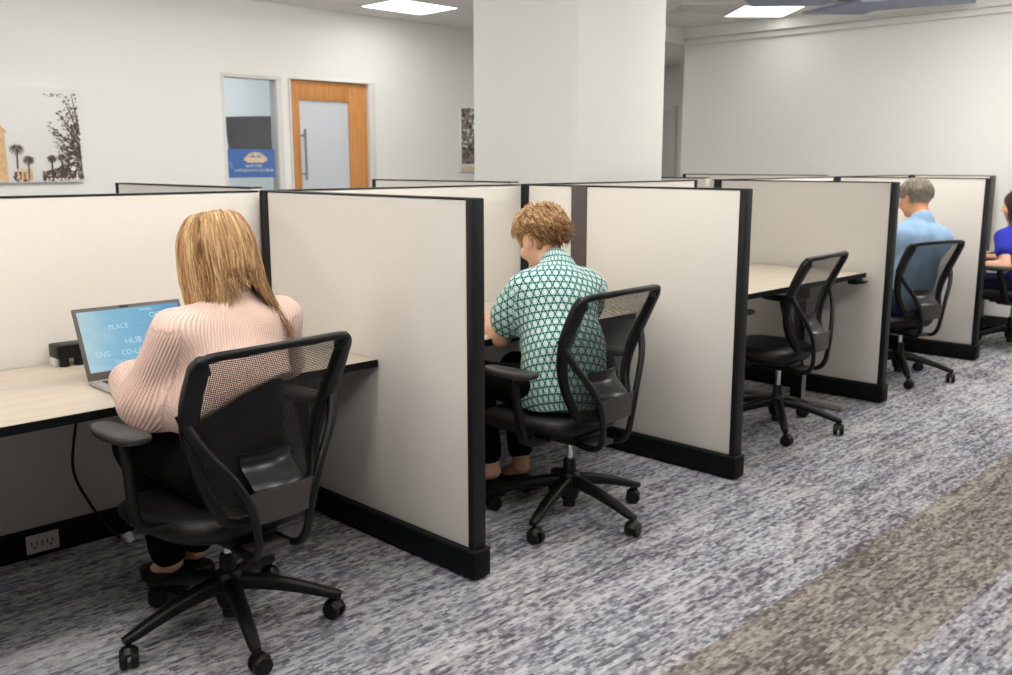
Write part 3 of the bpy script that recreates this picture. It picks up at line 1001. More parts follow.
def make_chair():
    C0 = empty('office_chair')
    # base with five legs and casters
    bm = bmesh.new()
    add_lathe(bm, [(.028, .075), (.036, .080), (.046, .115), (.048, .165), (.040, .190), (.032, .198)], seg=20)
    base = bm_obj('base_hub', bm, M['black'], C0, smooth=True, sharp=40)
    for k in range(5):
        a = 2 * PI * k / 5
        ca, sa = math.cos(a), math.sin(a)
        bm = bmesh.new()
        pts = [(.02, .158), (.09, .150), (.17, .134), (.25, .112), (.315, .090), (.350, .082)]
        P = [(r * ca, r * sa, z) for r, z in pts]
        R = [(.026, .027), (.024, .025), (.021, .023), (.018, .021), (.015, .019), (.011, .014)]
        add_sweep(bm, spline(P, 3), [tuple(q) for q in spline(R, 3)], seg=12, power=3.2)
        bm_obj('leg', bm, M['black'], base, smooth=True, sharp=50)
        bm = bmesh.new()
        wx, wy = .335 * ca, .335 * sa
        sw = a + 1.1 + .7 * k
        add_lathe(bm, [(.008, .058), (.008, .082)], (wx, wy, 0), 10)
        cs, sn = math.cos(sw), math.sin(sw)
        tmp = bmesh.new()
        for s in (-1, 1):
            add_lathe(tmp, [(.018, s * .006), (.029, s * .007), (.0305, s * .011), (.0305, s * .022), (.027, s * .0265), (.012, s * .027)], (0, 0, .0305), 18, axis='y')
        add_sweep(tmp, [(-.026, 0, .040), (-.012, 0, .060), (.010, 0, .062), (.024, 0, .050)], (.006, .022), seg=8)
        me = bpy.data.meshes.new('caster'); tmp.to_mesh(me); tmp.free()
        me.transform(Matrix.Translation((wx, wy, 0)) @ Matrix.Rotation(sw, 4, 'Z') @ Matrix.Translation((.012, 0, 0)))
        bm.from_mesh(me); bpy.data.meshes.remove(me)
        bm_obj('caster', bm, M['wheel'], base, smooth=True, sharp=40)
    bm = bmesh.new()
    add_lathe(bm, [(.0265, .045), (.0265, .245), (.022, .252)], seg=18)
    gl = bm_obj('gas_lift', bm, M['black'], C0, smooth=True, sharp=40)
    bm = bmesh.new()
    add_lathe(bm, [(.0145, .24), (.0145, .36)], seg=16)
    bm_obj('piston', bm, M['chrome'], gl, smooth=True, sharp=40)
    # tilt mechanism and lever
    bm = bmesh.new()
    add_box(bm, -.11, .17, -.085, .085, .350, .392, .014, 3)
    add_box(bm, -.17, -.09, -.06, .06, .362, .390, .010, 2)
    mech = bm_obj('tilt_mechanism', bm, M['black'], C0, smooth=True, sharp=40)
    bm = bmesh.new()
    add_sweep(bm, spline([(.02, .06, .370), (.02, .16, .368), (.01, .24, .366), (0, .275, .368)], 4), (.006, .010), seg=8)
    bm_obj('lever', bm, M['black'], mech, smooth=True)
    bm = bmesh.new()
    add_box(bm, .17, .25, -.062, .062, .350, .372, .008, 2)
    bm_obj('rear_cover', bm, M['gray_plate'], mech, smooth=True, sharp=40)
    # seat: moulded pan and waterfall cushion
    def seat_loft(layers, name, mat, par):
        bm = bmesh.new()
        n = 44
        rings = []
        for z, sc, dz_front in layers:
            ring = []
            for k in range(n):
                th = 2 * PI * k / n
                c, s = math.cos(th), math.sin(th)
                ex = 2 / 3.6
                x = math.copysign(abs(c) ** ex, c) * .245 * sc
                y = math.copysign(abs(s) ** ex, s) * (.258 - .018 * max(0, math.copysign(abs(c) ** ex, c))) * sc
                xx = x - .03
                drop = -dz_front * max(0, (-(x) - .10) / .145) ** 2
                dish = .010 * (abs(y) / .25) ** 2 * sc
                ring.append(bm.verts.new((xx, y, z + drop + dish)))
            rings.append(ring)
        for A, B in zip(rings, rings[1:]):
            for k in range(n):
                bm.faces.new((A[k], A[(k + 1) % n], B[(k + 1) % n], B[k]))
        bm.faces.new(rings[0][::-1]); bm.faces.new(rings[-1])
        return bm_obj(name, bm, mat, par, smooth=True, sharp=60)
    pan = seat_loft([(.385, .55, 0), (.390, .80, .005), (.402, .945, .012), (.418, .965, .018)], 'seat_shell', M['black'], C0)
    seat_loft([(.410, .95, .018), (.418, .995, .020), (.432, 1.01, .022), (.452, 1.0, .026), (.466, .95, .030), (.475, .85, .024), (.479, .6, .012), (.478, .25, 0)], 'seat', M['upholstery'], C0)
    # back frame: one closed hoop of flat section following the curved back
    loop = []
    zs = [.50, .55, .61, .68, .75, .82, .875, .927, .960]
    for z in zs: loop.append((1.0, z))
    path = [back_pt(1, z) for z in zs]
    path += [back_pt(u, .984 + .008 * (1 - u * u)) for u in (.93,)]
    top = [back_pt(u, .988 + .008 * (1 - u * u)) for u in (.80, .5, .2, -.2, -.5, -.80)]
    path += top + [back_pt(-.93, .984)]
    path += [back_pt(-1, z) for z in zs[::-1]]
    path += [(.244, -.145, .474), (.25, -.085, .462), (.252, 0, .460), (.25, .085, .462), (.244, .145, .474)]
    bm = bmesh.new()
    P = spline(path + [path[0]], 4)[:-1]
    n = len(P)
    rings = []
    cen = np.array([.27, 0, .74])
    for i in range(n):
        p = P[i]
        tvec = P[(i + 1) % n] - P[i - 1]
        tvec /= np.linalg.norm(tvec)
        # inward direction within the sheet, and sheet normal
        inw = np.array([0, -p[1], (.74 - p[2])])
        inw = inw - inw.dot(tvec) * tvec
        inw /= np.linalg.norm(inw)
        nrm = np.cross(tvec, inw)
        z = p[2]
        upper = max(0, min(1, (z - .62) / .2))
        is_top = z > .975 and abs(p[1]) < .24
        wid = .012 if is_top else .016 + .014 * upper
        thk = .013 if is_top else .020
        if z < .50: wid, thk = .014, .010
        ring = []
        for k in range(10):
            th = 2 * PI * k / 10
            c, s = math.cos(th), math.sin(th)
            e = 2 / 3.0
            ring.append(bm.verts.new(p + inw * (math.copysign(abs(c) ** e, c) * wid + wid * .6) + nrm * math.copysign(abs(s) ** e, s) * thk))
        rings.append(ring)
    for i in range(n):
        A, B = rings[i], rings[(i + 1) % n]
        for k in range(10):
            bm.faces.new((A[k], A[(k + 1) % 10], B[(k + 1) % 10], B[k]))
    bf = bm_obj('back_frame', bm, M['black'], C0, smooth=True, sharp=50)
    # woven mesh stretched in the hoop
    V, Fc, W = [], [], []
    nu, nz_ = 24, 30
    for j in range(nz_ + 1):
        z = .48 + (.99 - .48) * j / nz_
        for i in range(nu + 1):
            u = -1 + 2 * i / nu
            zz = z + (.010 * (1 - u * u) if j == nz_ else 0)
            x, y, _ = back_pt(u * .97, z)
            V.append((x - .004, y, zz)); W.append((y, zz * 1.06, 0))
    for j in range(nz_):
        for i in range(nu):
            a = j * (nu + 1) + i
            Fc.append((a, a + 1, a + nu + 2, a + nu + 1))
    raw_obj('back_mesh', V, Fc, M['net'], bf, attrs={'weave': np.array(W)})
    # curved lumbar shell behind the mesh
    bm = bmesh.new()
    nu, nz_ = 16, 12
    for off in (0, 1):
        pass
    grid = [[], []]
    for s in (0, 1):
        for j in range(nz_ + 1):
            v = j / nz_
            row = []
            for i in range(nu + 1):
                u = -1 + 2 * i / nu
                z = .560 + .110 * v
                hw = .084 + .004 * v
                x = .272 + .036 * math.cos(PI * 1.25 * v) * (1 - .3 * v) - .02 * u * u + s * .007
                row.append(bm.verts.new((x, u * hw, z)))
            grid[s].append(row)
    for s in (0, 1):
        for j in range(nz_):
            for i in range(nu):
                q = (grid[s][j][i], grid[s][j][i + 1], grid[s][j + 1][i + 1], grid[s][j + 1][i])
                bm.faces.new(q if s else q[::-1])
    for j in range(nz_):
        for i in (0, nu):
            bm.faces.new((grid[0][j][i], grid[0][j + 1][i], grid[1][j + 1][i], grid[1][j][i]))
    for i in range(nu):
        for j in (0, nz_):
            bm.faces.new((grid[0][j][i], grid[1][j][i], grid[1][j][i + 1], grid[0][j][i + 1]))
    bm_obj('lumbar_support', bm, M['lumbar'], C0, smooth=True, sharp=50)
    # uprights sweeping from the hoop down to the mechanism
    for s in (-1, 1):
        bm = bmesh.new()
        P = [(.222, .258, .82), (.246, .246, .765), (.272, .212, .70), (.292, .168, .64), (.304, .132, .58), (.310, .108, .52), (.308, .094, .46), (.300, .086, .405), (.272, .080, .366), (.215, .076, .356), (.12, .07, .368)]
        R = [(.012, .018), (.012, .017), (.011, .015), (.011, .014), (.011, .013), (.011, .013), (.011, .013), (.012, .013), (.012, .013), (.011, .013), (.010, .012)]
        P = [(x, s * y, z) for x, y, z in P]
        add_sweep(bm, spline(P, 5), [tuple(q) for q in spline(R, 5)], up=(1, 0, 0), seg=10, power=2.6)
        bm_obj('upright', bm, M['black'], C0, smooth=True, sharp=60)
    # plate joining the uprights
    bm = bmesh.new()
    for s in (0, 1):
        for j in range(7):
            pass
    n1, n2 = 12, 6
    g = [[], []]
    for s in (0, 1):
        for j in range(n2 + 1):
            v = j / n2
            g[s].append([bm.verts.new((.304 + .010 * (1 - (2 * i / n1 - 1) ** 2) + s * .008 - .004 * v, (2 * i / n1 - 1) * (.098 + .022 * v), .478 + .092 * v)) for i in range(n1 + 1)])
    for s in (0, 1):
        for j in range(n2):
            for i in range(n1):
                q = (g[s][j][i], g[s][j][i + 1], g[s][j + 1][i + 1], g[s][j + 1][i])
                bm.faces.new(q if s else q[::-1])
    for j in range(n2):
        for i in (0, n1): bm.faces.new((g[0][j][i], g[0][j + 1][i], g[1][j + 1][i], g[1][j][i]))
    for i in range(n1):
        for j in (0, n2): bm.faces.new((g[0][j][i], g[1][j][i], g[1][j][i + 1], g[0][j][i + 1]))
    bm_obj('back_plate', bm, M['gray_plate'], C0, smooth=True, sharp=50)
    # armrests
    for s in (-1, 1):
        bm = bmesh.new()
        P = [(.02, s * .20, .385), (.012, s * .27, .385), (.005, s * .312, .402), (-.008, s * .320, .46), (-.032, s * .316, .56), (-.055, s * .312, .648)]
        R = [(.012, .03), (.012, .03), (.014, .03), (.014, .030), (.013, .026), (.012, .024)]
        add_sweep(bm, spline(P, 4), [tuple(q) for q in spline(R, 4)], up=(0, 1, 0) if False else (0, 0, 1), seg=12, power=3.0)
        am = bm_obj('armrest', bm, M['black'], C0, smooth=True, sharp=50)
        bm = bmesh.new()
        n = 28
        rings = []
        for z, sc in ((.645, .80), (.648, .95), (.658, 1.0), (.668, .97), (.672, .86), (.673, .45)):
            ring = []
            for k in range(n):
                th = 2 * PI * k / n
                c, q = math.cos(th), math.sin(th)
                e = 2 / 2.8
                ring.append(bm.verts.new((-.065 + math.copysign(abs(c) ** e, c) * .130 * sc, s * .312 + math.copysign(abs(q) ** e, q) * (.047 + .006 * c) * sc, z + .006 * (c * sc) ** 2)))
            rings.append(ring)
        for A, B in zip(rings, rings[1:]):
            for k in range(n): bm.faces.new((A[k], A[(k + 1) % n], B[(k + 1) % n], B[k]))
        bm.faces.new(rings[0][::-1]); bm.faces.new(rings[-1])
        bm_obj('arm_pad', bm, M['pad'], am, smooth=True, sharp=60)
    return C0

proto = make_chair()
chairs = [   # seat position, turn, first caster's bearing, base offset, armrest shift, seat drop, label
    ((1.02, -.785), 0.09, -89, (-.01, .01), (.055, .075), .022, 'black mesh office chair under the blonde person in pink'),
    ((1.070, .715), .05, -73, (.060, .015), (.085, .012), .010, 'black mesh office chair under the person in the teal print shirt'),
    ((1.00, 2.535), 0.08, -53, (.070, .015), (.0, .03), .0, 'empty black mesh office chair at the raised desk'),
    ((.945, 4.310), -.28, -57, (.075, -.02), (0, 0), .035, 'black mesh office chair under the grey-haired person in light blue'),
    ((1.20, 6.000), 0.10, -60, (0, 0), (0, 0), .0, 'black office chair under the person in royal blue by the far wall'),
]
for i, ((x, y), rz, base_a, boff, arm, drop, lab) in enumerate(chairs):
    c = proto if i == 0 else copy_tree(proto)
    c.location = (x, y, 0)
    c.rotation_euler = (0, 0, rz)
    for ch in c.children:
        ch.location = (0, 0, -drop)
        if ch.name.startswith(('base_hub', 'gas_lift')):
            ch.location = (boff[0] * math.cos(rz) + boff[1] * math.sin(rz), -boff[0] * math.sin(rz) + boff[1] * math.cos(rz), 0)
        if ch.name.startswith('base_hub'):
            ch.rotation_euler = (0, 0, math.radians(base_a) - rz)
        if ch.name.startswith('armrest'):
            ch.location = (arm[0], 0, arm[1] - drop)
    tag(c, lab, 'office chair', 'black mesh office chairs')

# ------------------------------------------------------------------ people: smooth blended volumes turned into one surface
def V3(*a): return np.array(a, dtype=float)
def unit(v): return np.asarray(v, float) / np.linalg.norm(v)

class Field:
    def __init__(s, lo, hi, h):
        s.lo = np.array(lo, float); s.h = h
        s.n = np.ceil((np.array(hi, float) - s.lo) / h).astype(int) + 1
        s.ax = [(s.lo[i] + h * np.arange(s.n[i])).astype(np.float32) for i in range(3)]
        s.F = np.full(s.n, .2, np.float32)
    def _sl(s, lo, hi, pad):
        a = np.clip(np.floor((np.minimum(lo, hi) - pad - s.lo) / s.h).astype(int), 0, s.n)
        b = np.clip(np.ceil((np.maximum(lo, hi) + pad - s.lo) / s.h).astype(int) + 1, 0, s.n)
        sl = tuple(slice(i, j) for i, j in zip(a, b))
        X = s.ax[0][sl[0]][:, None, None]; Y = s.ax[1][sl[1]][None, :, None]; Z = s.ax[2][sl[2]][None, None, :]
        return sl, X, Y, Z
    def _comb(s, sl, d, k, op):
        A = s.F[sl]
        if A.size == 0: return
        if op == 'sub':
            d = -d
            hh = np.clip(.5 - .5 * (A - d) / k, 0, 1)
            s.F[sl] = A * (1 - hh) + d * hh + k * hh * (1 - hh)
        else:
            hh = np.clip(.5 + .5 * (A - d) / k, 0, 1)
            s.F[sl] = A * (1 - hh) + d * hh - k * hh * (1 - hh)
    def seg(s, a, b, ra, rb, k=.02, flat=None, op='add'):
        a = np.asarray(a, float); b = np.asarray(b, float)
        pad = max(ra, rb) * (1 if flat is None else max(1, flat[1])) + k + .03
        sl, X, Y, Z = s._sl(np.minimum(a, b), np.maximum(a, b), pad)
        ba = b - a; L2 = max(float(ba @ ba), 1e-9)
        px, py, pz = X - a[0], Y - a[1], Z - a[2]
        t = np.clip((px * ba[0] + py * ba[1] + pz * ba[2]) / L2, 0, 1)
        qx, qy, qz = px - t * ba[0], py - t * ba[1], pz - t * ba[2]
        q2 = qx * qx + qy * qy + qz * qz
        if flat is not None:
            n, f = unit(flat[0]), flat[1]
            c = qx * n[0] + qy * n[1] + qz * n[2]
            q2 = np.maximum(q2 - c * c, 0) + (c / f) ** 2
        d = np.sqrt(q2) - (ra + (rb - ra) * t)
        if flat is not None: d = d * min(1, (1 + flat[1]) / 2)
        s._comb(sl, d.astype(np.float32), k, op)
    def ell(s, c, r, R=None, k=.02, op='add'):
        c = np.asarray(c, float); r = np.asarray(r, float)
        R = np.eye(3) if R is None else np.asarray(R, float)
        pad = float(r.max()) + k + .03
        sl, X, Y, Z = s._sl(c, c, pad)
        px, py, pz = X - c[0], Y - c[1], Z - c[2]
        u = [px * R[i][0] + py * R[i][1] + pz * R[i][2] for i in range(3)]
        k0 = np.sqrt(sum((u[i] / r[i]) ** 2 for i in range(3)))
        k1 = np.sqrt(sum((u[i] / r[i] ** 2) ** 2 for i in range(3))) + 1e-6
        d = k0 * (k0 - 1) / k1
        s._comb(sl, d.astype(np.float32), k, op)
    def clip_plane(s, p, n, k=.006):
        """keep the side where (x-p).n < 0"""
        n = unit(n)
        X = s.ax[0][:, None, None]; Y = s.ax[1][None, :, None]; Z = s.ax[2][None, None, :]
        d = ((X - p[0]) * n[0] + (Y - p[1]) * n[1] + (Z - p[2]) * n[2]).astype(np.float32)
        s.F = np.maximum(s.F, d)
    def mesh(s):
        F = s.F; h = s.h
        S = F < 0
        nx, ny, nz = F.shape
        cs = np.zeros((nx - 1, ny - 1, nz - 1), np.int8)
        for dx in (0, 1):
            for dy in (0, 1):
                for dz in (0, 1):
                    cs += S[dx:nx - 1 + dx, dy:ny - 1 + dy, dz:nz - 1 + dz]
        act = (cs > 0) & (cs < 8)
        I = np.argwhere(act)
        idx = np.full(act.shape, -1, np.int64)
        idx[act] = np.arange(len(I))
        acc = np.zeros((len(I), 3)); cnt = np.zeros(len(I))
        cor = [(dx, dy, dz) for dx in (0, 1) for dy in (0, 1) for dz in (0, 1)]
        for a in cor:
            for ax in range(3):
                if a[ax]: continue
                b = list(a); b[ax] = 1
                fa = F[I[:, 0] + a[0], I[:, 1] + a[1], I[:, 2] + a[2]]
                fb = F[I[:, 0] + b[0], I[:, 1] + b[1], I[:, 2] + b[2]]
                m = (fa < 0) != (fb < 0)
                t = np.where(m, fa / np.where(m, fa - fb, 1), 0)
                p = np.array(a, float)[None, :].repeat(len(I), 0)
                p[:, ax] += t
                acc[m] += p[m]; cnt[m] += 1
        V = s.lo + h * (I + acc / np.maximum(cnt, 1)[:, None])
        faces = []
        for ax in range(3):
            u, v = (ax + 1) % 3, (ax + 2) % 3
            sl0 = [slice(None)] * 3; sl1 = [slice(None)] * 3
            sl0[ax] = slice(0, -1); sl1[ax] = slice(1, None)
            A, B = S[tuple(sl0)], S[tuple(sl1)]
            E = np.argwhere(A != B)
            ok = (E[:, u] > 0) & (E[:, v] > 0) & (E[:, u] < F.shape[u] - 1) & (E[:, v] < F.shape[v] - 1)
            E = E[ok]
            def g(du, dv):
                q = E.copy(); q[:, u] -= du; q[:, v] -= dv
                return idx[q[:, 0], q[:, 1], q[:, 2]]
            Q = np.stack([g(1, 1), g(0, 1), g(0, 0), g(1, 0)], 1)
            inside = A[E[:, 0], E[:, 1], E[:, 2]]
            Q[~inside] = Q[~inside][:, ::-1]
            faces.append(Q)
        return V, np.concatenate(faces)

def relax(V, Fc, it=2, lam=.5):
    e = np.concatenate([Fc[:, [0, 1]], Fc[:, [1, 2]], Fc[:, [2, 3]], Fc[:, [3, 0]]])
    e = np.concatenate([e, e[:, ::-1]])
    deg = np.bincount(e[:, 0], minlength=len(V))[:, None]
    for _ in range(it):
        acc = np.stack([np.bincount(e[:, 0], weights=V[e[:, 1], k], minlength=len(V)) for k in range(3)], 1)
        V = V + lam * (acc / np.maximum(deg, 1) - V)
    return V

def vnormals(V, Fc):
    n = np.cross(V[Fc[:, 2]] - V[Fc[:, 0]], V[Fc[:, 3]] - V[Fc[:, 1]])
    N_ = np.zeros_like(V)
    for k in range(4):
        for a in range(3):
            N_[:, a] += np.bincount(Fc[:, k], weights=n[:, a], minlength=len(V))
    return N_ / np.maximum(np.linalg.norm(N_, axis=1), 1e-9)[:, None]

def wrinkle(V, Fc, amp, scale, stretch=(1, 1, 1), seed=0.0, fn=None):
    Nn = vnormals(V, Fc)
    out = np.empty(len(V))
    st = np.array(stretch) * scale
    for i, p in enumerate(V * st):
        out[i] = mnoise.noise((p[0] + seed, p[1], p[2])) + .5 * mnoise.noise((2.1 * p[0], 2.1 * p[1] + seed, 2.1 * p[2]))
    w = 1 if fn is None else fn(V)
    return V + Nn * (out * amp * w)[:, None]

def strands(name, curves, width, mat, parent, origin, tints):
    """tapered hair locks: each a slim three-sided tube along its own curve"""
    VV, FF, TT = [], [], []
    b = 0
    for P, w, t in zip(curves, width, tints):
        P = np.asarray(P)
        n = len(P)
        T_ = np.gradient(P, axis=0)
        T_ /= np.maximum(np.linalg.norm(T_, axis=1), 1e-9)[:, None]
        ref = np.where(np.abs(T_[:, 2:3]) > .9, np.array([[1., 0, 0]]), np.array([[0, 0, 1.]]))
        A = np.cross(T_, ref); A /= np.maximum(np.linalg.norm(A, axis=1), 1e-9)[:, None]
        B = np.cross(T_, A)
        s_ = np.linspace(0, 1, n)
        r = w * np.clip(np.minimum(.55 + 2 * s_, 1.25 * (1 - s_ ** 3) + .06), .06, 1)
        for k in range(3):
            th = 2 * PI * k / 3
            VV.append(P + (A * math.cos(th) + B * math.sin(th)) * r[:, None])
        for i in range(n - 1):
            for k in range(3):
                k2 = (k + 1) % 3
                FF.append((b + k * n + i, b + k2 * n + i, b + k2 * n + i + 1, b + k * n + i + 1))
        TT.append(np.full(3 * n, t))
        b += 3 * n
    V = np.concatenate(VV) - origin
    return raw_obj(name, V, FF, mat, parent, attrs={'tint': np.concatenate(TT)})

def person(spec):
    J = {k: np.array(v, float) for k, v in spec['J'].items()}
    org = np.array([J['pelvis'][0], J['pelvis'][1], 0.0])
    hs = spec.get('hs', 1.0)
    fwd = unit(spec['face']); upv = unit(np.array(spec.get('up', (0, 0, 1)), float) - 0)
    upv = unit(upv - fwd * (upv @ fwd)); lef = np.cross(upv, fwd)
    R = [fwd, lef, upv]
    hc = J['head']
    def hp(f, l, u): return hc + (fwd * f + lef * l + upv * u) * hs
    bf = unit(np.cross(J['shR'] - J['shL'], (0, 0, 1.0)) * 1.0)       # chest direction
    if bf @ fwd < 0: bf = -bf
    pts = np.array(list(J.values()))
    lo, hi = pts.min(0) - .22, pts.max(0) + .22
    lo[2] = -.02
    g = spec.get('g', 1.0)           # girth
    B = Field(lo, hi, spec.get('h', .0065))
    side = unit(J['shR'] - J['shL'])
    # torso
    B.seg(J['pelvis'], J['waist'], .145 * g, .125 * g, .05, (bf, .78))
    B.seg(J['waist'], J['chest'], .125 * g, .145 * g, .05, (bf, .74))
    B.seg(J['shL'] * .82 + J['shR'] * .18, J['shR'] * .82 + J['shL'] * .18, .062 * g, .062 * g, .06)
    B.seg(J['chest'], J['neck'], .13 * g, .060, .05, (bf, .7))
    # neck and head
    B.seg(J['neck'], hp(-.022, 0, -.055), .056 * hs, .051 * hs, .03)
    B.ell(hp(-.012, 0, .018), np.array([.102, .079, .100]) * hs, R, .02)
    B.ell(hp(.022, 0, -.045), np.array([.070, .062, .078]) * hs, R, .03)
    B.ell(hp(.066, 0, -.100), np.array([.022, .026, .018]) * hs, R, .025)
    B.seg(hp(.082, -.035, .028), hp(.082, .035, .028), .012 * hs, .012 * hs, .02)
    for s in (-1, 1):
        B.ell(hp(.106, s * .033, .006), np.array([.020, .018, .013]) * hs, R, .012, 'sub')
        B.ell(hp(.070, s * .038, -.038), np.array([.026, .024, .024]) * hs, R, .02)
        a = -.18
        Re = [fwd * math.cos(a) - upv * math.sin(a), lef, upv * math.cos(a) + fwd * math.sin(a)]
        B.ell(hp(-.010, s * .083, -.006), np.array([.021, .011, .036]) * hs, Re, .007)
        B.ell(hp(-.003, s * .096, -.001), np.array([.010, .008, .020]) * hs, Re, .004, 'sub')
    B.seg(hp(.090, 0, .012), hp(.112, 0, -.026), .008 * hs, .013 * hs, .012)
    B.ell(hp(.104, 0, -.034), np.array([.012, .018, .009]) * hs, R, .010)
    B.ell(hp(.088, 0, -.062), np.array([.013, .024, .008]) * hs, R, .008)
    B.ell(hp(.085, 0, -.073), np.array([.012, .020, .007]) * hs, R, .008)
    # arms and hands
    ar = spec.get('arm', 1.0)
    for s, q in (('L', 1), ('R', -1)):
        B.seg(J['sh' + s], J['el' + s], .050 * ar, .040 * ar, .04)
        mid = J['el' + s] * .72 + J['wr' + s] * .28
        B.seg(J['el' + s], mid, .040 * ar, .041 * ar, .02)
        B.seg(mid, J['wr' + s], .041 * ar, .026 * ar, .02)
        w = J['wr' + s]
        d = unit(np.array(spec['hand' + s], float))
        nrm = np.array([0, 0, -1.0]); nrm = unit(nrm - d * (nrm @ d))
        th = np.cross(d, nrm) * (1 if s == 'R' else -1)      # towards the thumb
        tmb = unit(th)
        if s == 'L' and tmb @ side < 0: tmb = -tmb
        if s == 'R' and tmb @ side > 0: tmb = -tmb
        B.seg(w, w + d * .03, .026 * ar, .027, .015, (nrm, .72))
        B.seg(w + d * .030 + tmb * .004, w + d * .078, .029, .033, .015, (nrm, .46))
        for i, ln in enumerate((.070, .078, .072, .056)):
            p = w + d * (.094 - .005 * abs(i - 1)) + tmb * (.031 - .0205 * i)
            dr = unit(d + tmb * (.06 - .05 * i))
            bend = .18
            for kk, fr in enumerate((.44, .31, .25)):
                bend += .26 + .05 * i
                dd = unit(dr * math.cos(bend) + nrm * math.sin(bend))
                e = p + dd * ln * fr
                B.seg(p, e, .0092 - .0007 * kk, .0088 - .0008 * kk, .004)
                p = e
        p = w + d * .028 + tmb * .026
        for kk, (dd, ln) in enumerate(((d * .62 + tmb * .7 + nrm * .25, .040), (d * .85 + tmb * .40 + nrm * .25, .032), (d * .95 + tmb * .1 + nrm * .3, .024))):
            e = p + unit(dd) * ln
            B.seg(p, e, .0125 - .0015 * kk, .0112 - .0015 * kk, .006)
            p = e
    # legs and feet
    for s in 'LR':
        B.seg(J['hip' + s], J['kn' + s], .078 * g, .055, .04)
        mid = J['kn' + s] * .68 + J['an' + s] * .32
        B.seg(J['kn' + s], mid, .053, .051, .03)
        B.seg(mid, J['an' + s], .051, .036, .03)
        B.seg(J['an' + s], J['toe' + s], .036, .028, .02, ((0, 0, 1), .9))
    Vb, Fb = B.mesh()
    Vb = relax(Vb, Fb, 1, .35)
    root = raw_obj('person', Vb - org, Fb, M[spec['skin']], None, loc=tuple(org))
    tag(root, spec['label'], 'person')
    for s in (-1, 1):
        bm = bmesh.new()
        bmesh.ops.create_uvsphere(bm, u_segments=14, v_segments=10, radius=.0125 * hs, matrix=Matrix.Translation(tuple(hp(.084, s * .033, .006) - org)))
        ey = bm_obj('eye', bm, M['eye'], root, smooth=True)
        bm = bmesh.new()
        bmesh.ops.create_uvsphere(bm, u_segments=12, v_segments=8, radius=.0062 * hs, matrix=Matrix.Translation(tuple(hp(.0915, s * .033, .003) - org)))
        bm_obj('iris', bm, M['iris'], ey, smooth=True)

    # ---- top garment
    t = spec['top']
    e = t['ease']
    ct = Field(lo, hi, spec.get('h', .0065))
    hem = np.array(t['hem'], float)
    ct.seg(hem, J['waist'], .145 * g + e * t.get('flare', 1.6), .128 * g + e * 1.5, .05, (bf, .80))
    ct.seg(J['waist'], J['chest'], .128 * g + e * 1.5, .146 * g + e, .06, (bf, .76))
    ct.seg(J['shL'] * .82 + J['shR'] * .18, J['shR'] * .82 + J['shL'] * .18, .062 * g + e * .9, .062 * g + e * .9, .07)
    ct.seg(J['chest'], J['neck'], .132 * g + e, .066 + e * .4, .05, (bf, .72))
    up_ = unit(hp(-.022, 0, -.055) - J['neck'])
    ct.seg(J['neck'], J['neck'] + up_ * t.get('collar', .03), .060 * hs + .010, .058 * hs + .010, .02)
    sl = t['sleeve']     # 1 = to the elbow, 2 = to the wrist
    for s in 'LR':
        a, b, c = J['sh' + s], J['el' + s], J['wr' + s]
        if sl <= 1:
            b2 = a + (b - a) * sl
            ct.seg(a, b2, .052 * ar + e * 1.2, .050 * ar + e * t.get('cuff', 1.8), .04)
        else:
            ct.seg(a, b, .052 * ar + e * 1.2, .046 * ar + e * 1.6, .05)
            ct.seg(b, b + (c - b) * (sl - 1), .046 * ar + e * 1.6, .034 * ar + e * t.get('cuff', 1.5), .03)
    ct.seg(J['neck'] + up_ * (t.get('collar', .03) + .072), J['neck'] + up_ * .20, .072, .10, .008, None, 'sub')
    for a_, b_, ra_, rb_ in t.get('extra', ()): ct.seg(np.array(a_, float), np.array(b_, float), ra_, rb_, .06)
    ct.clip_plane(V3(0, 0, .487), V3(0, 0, -1))
    if 'clip' in t:
        for p_, n_ in t['clip']: ct.clip_plane(np.array(p_, float), np.array(n_, float))
    # sleeve ends are cut square
    Vt, Ft = ct.mesh()
    Vt = relax(Vt, Ft, 2, .4)
    Vt = wrinkle(Vt, Ft, t.get('fold', .006), t.get('fscale', 9.0), t.get('fstretch', (1, 1, .7)), spec['seed'])
    # weave coordinates: around / along the nearest limb or the trunk
    cl = np.zeros((len(Vt), 3))
    ctr = (J['chest'] + J['waist']) / 2
    rel = Vt - ctr
    sd, fb = rel @ side, rel @ bf
    sm = lambda v, a_, b_: (lambda q: q * q * (3 - 2 * q))(np.clip((v - a_) / (b_ - a_), 0, 1))
    best = np.full(len(Vt), 1e9)
    dt = np.sqrt((rel @ side) ** 2 * .8 + ((rel @ bf) * 1.25) ** 2) - (.14 * g + e)
    dt = np.where(Vt[:, 2] > J['shL'][2] + .02, dt - .06, dt)
    axs = unit(J['neck'] - J['waist'])
    along = rel @ axs
    rq = rel - along[:, None] * axs
    s2, f2 = rq @ side, rq @ unit(np.cross(axs, side)) * np.sign(np.cross(axs, side) @ bf)
    cl[:, 0] = np.arctan2(s2 / (.175 * g), -f2 / (.14 * g)) * (.165 * g + e)
    cl[:, 1] = along
    best = np.minimum(best, dt)
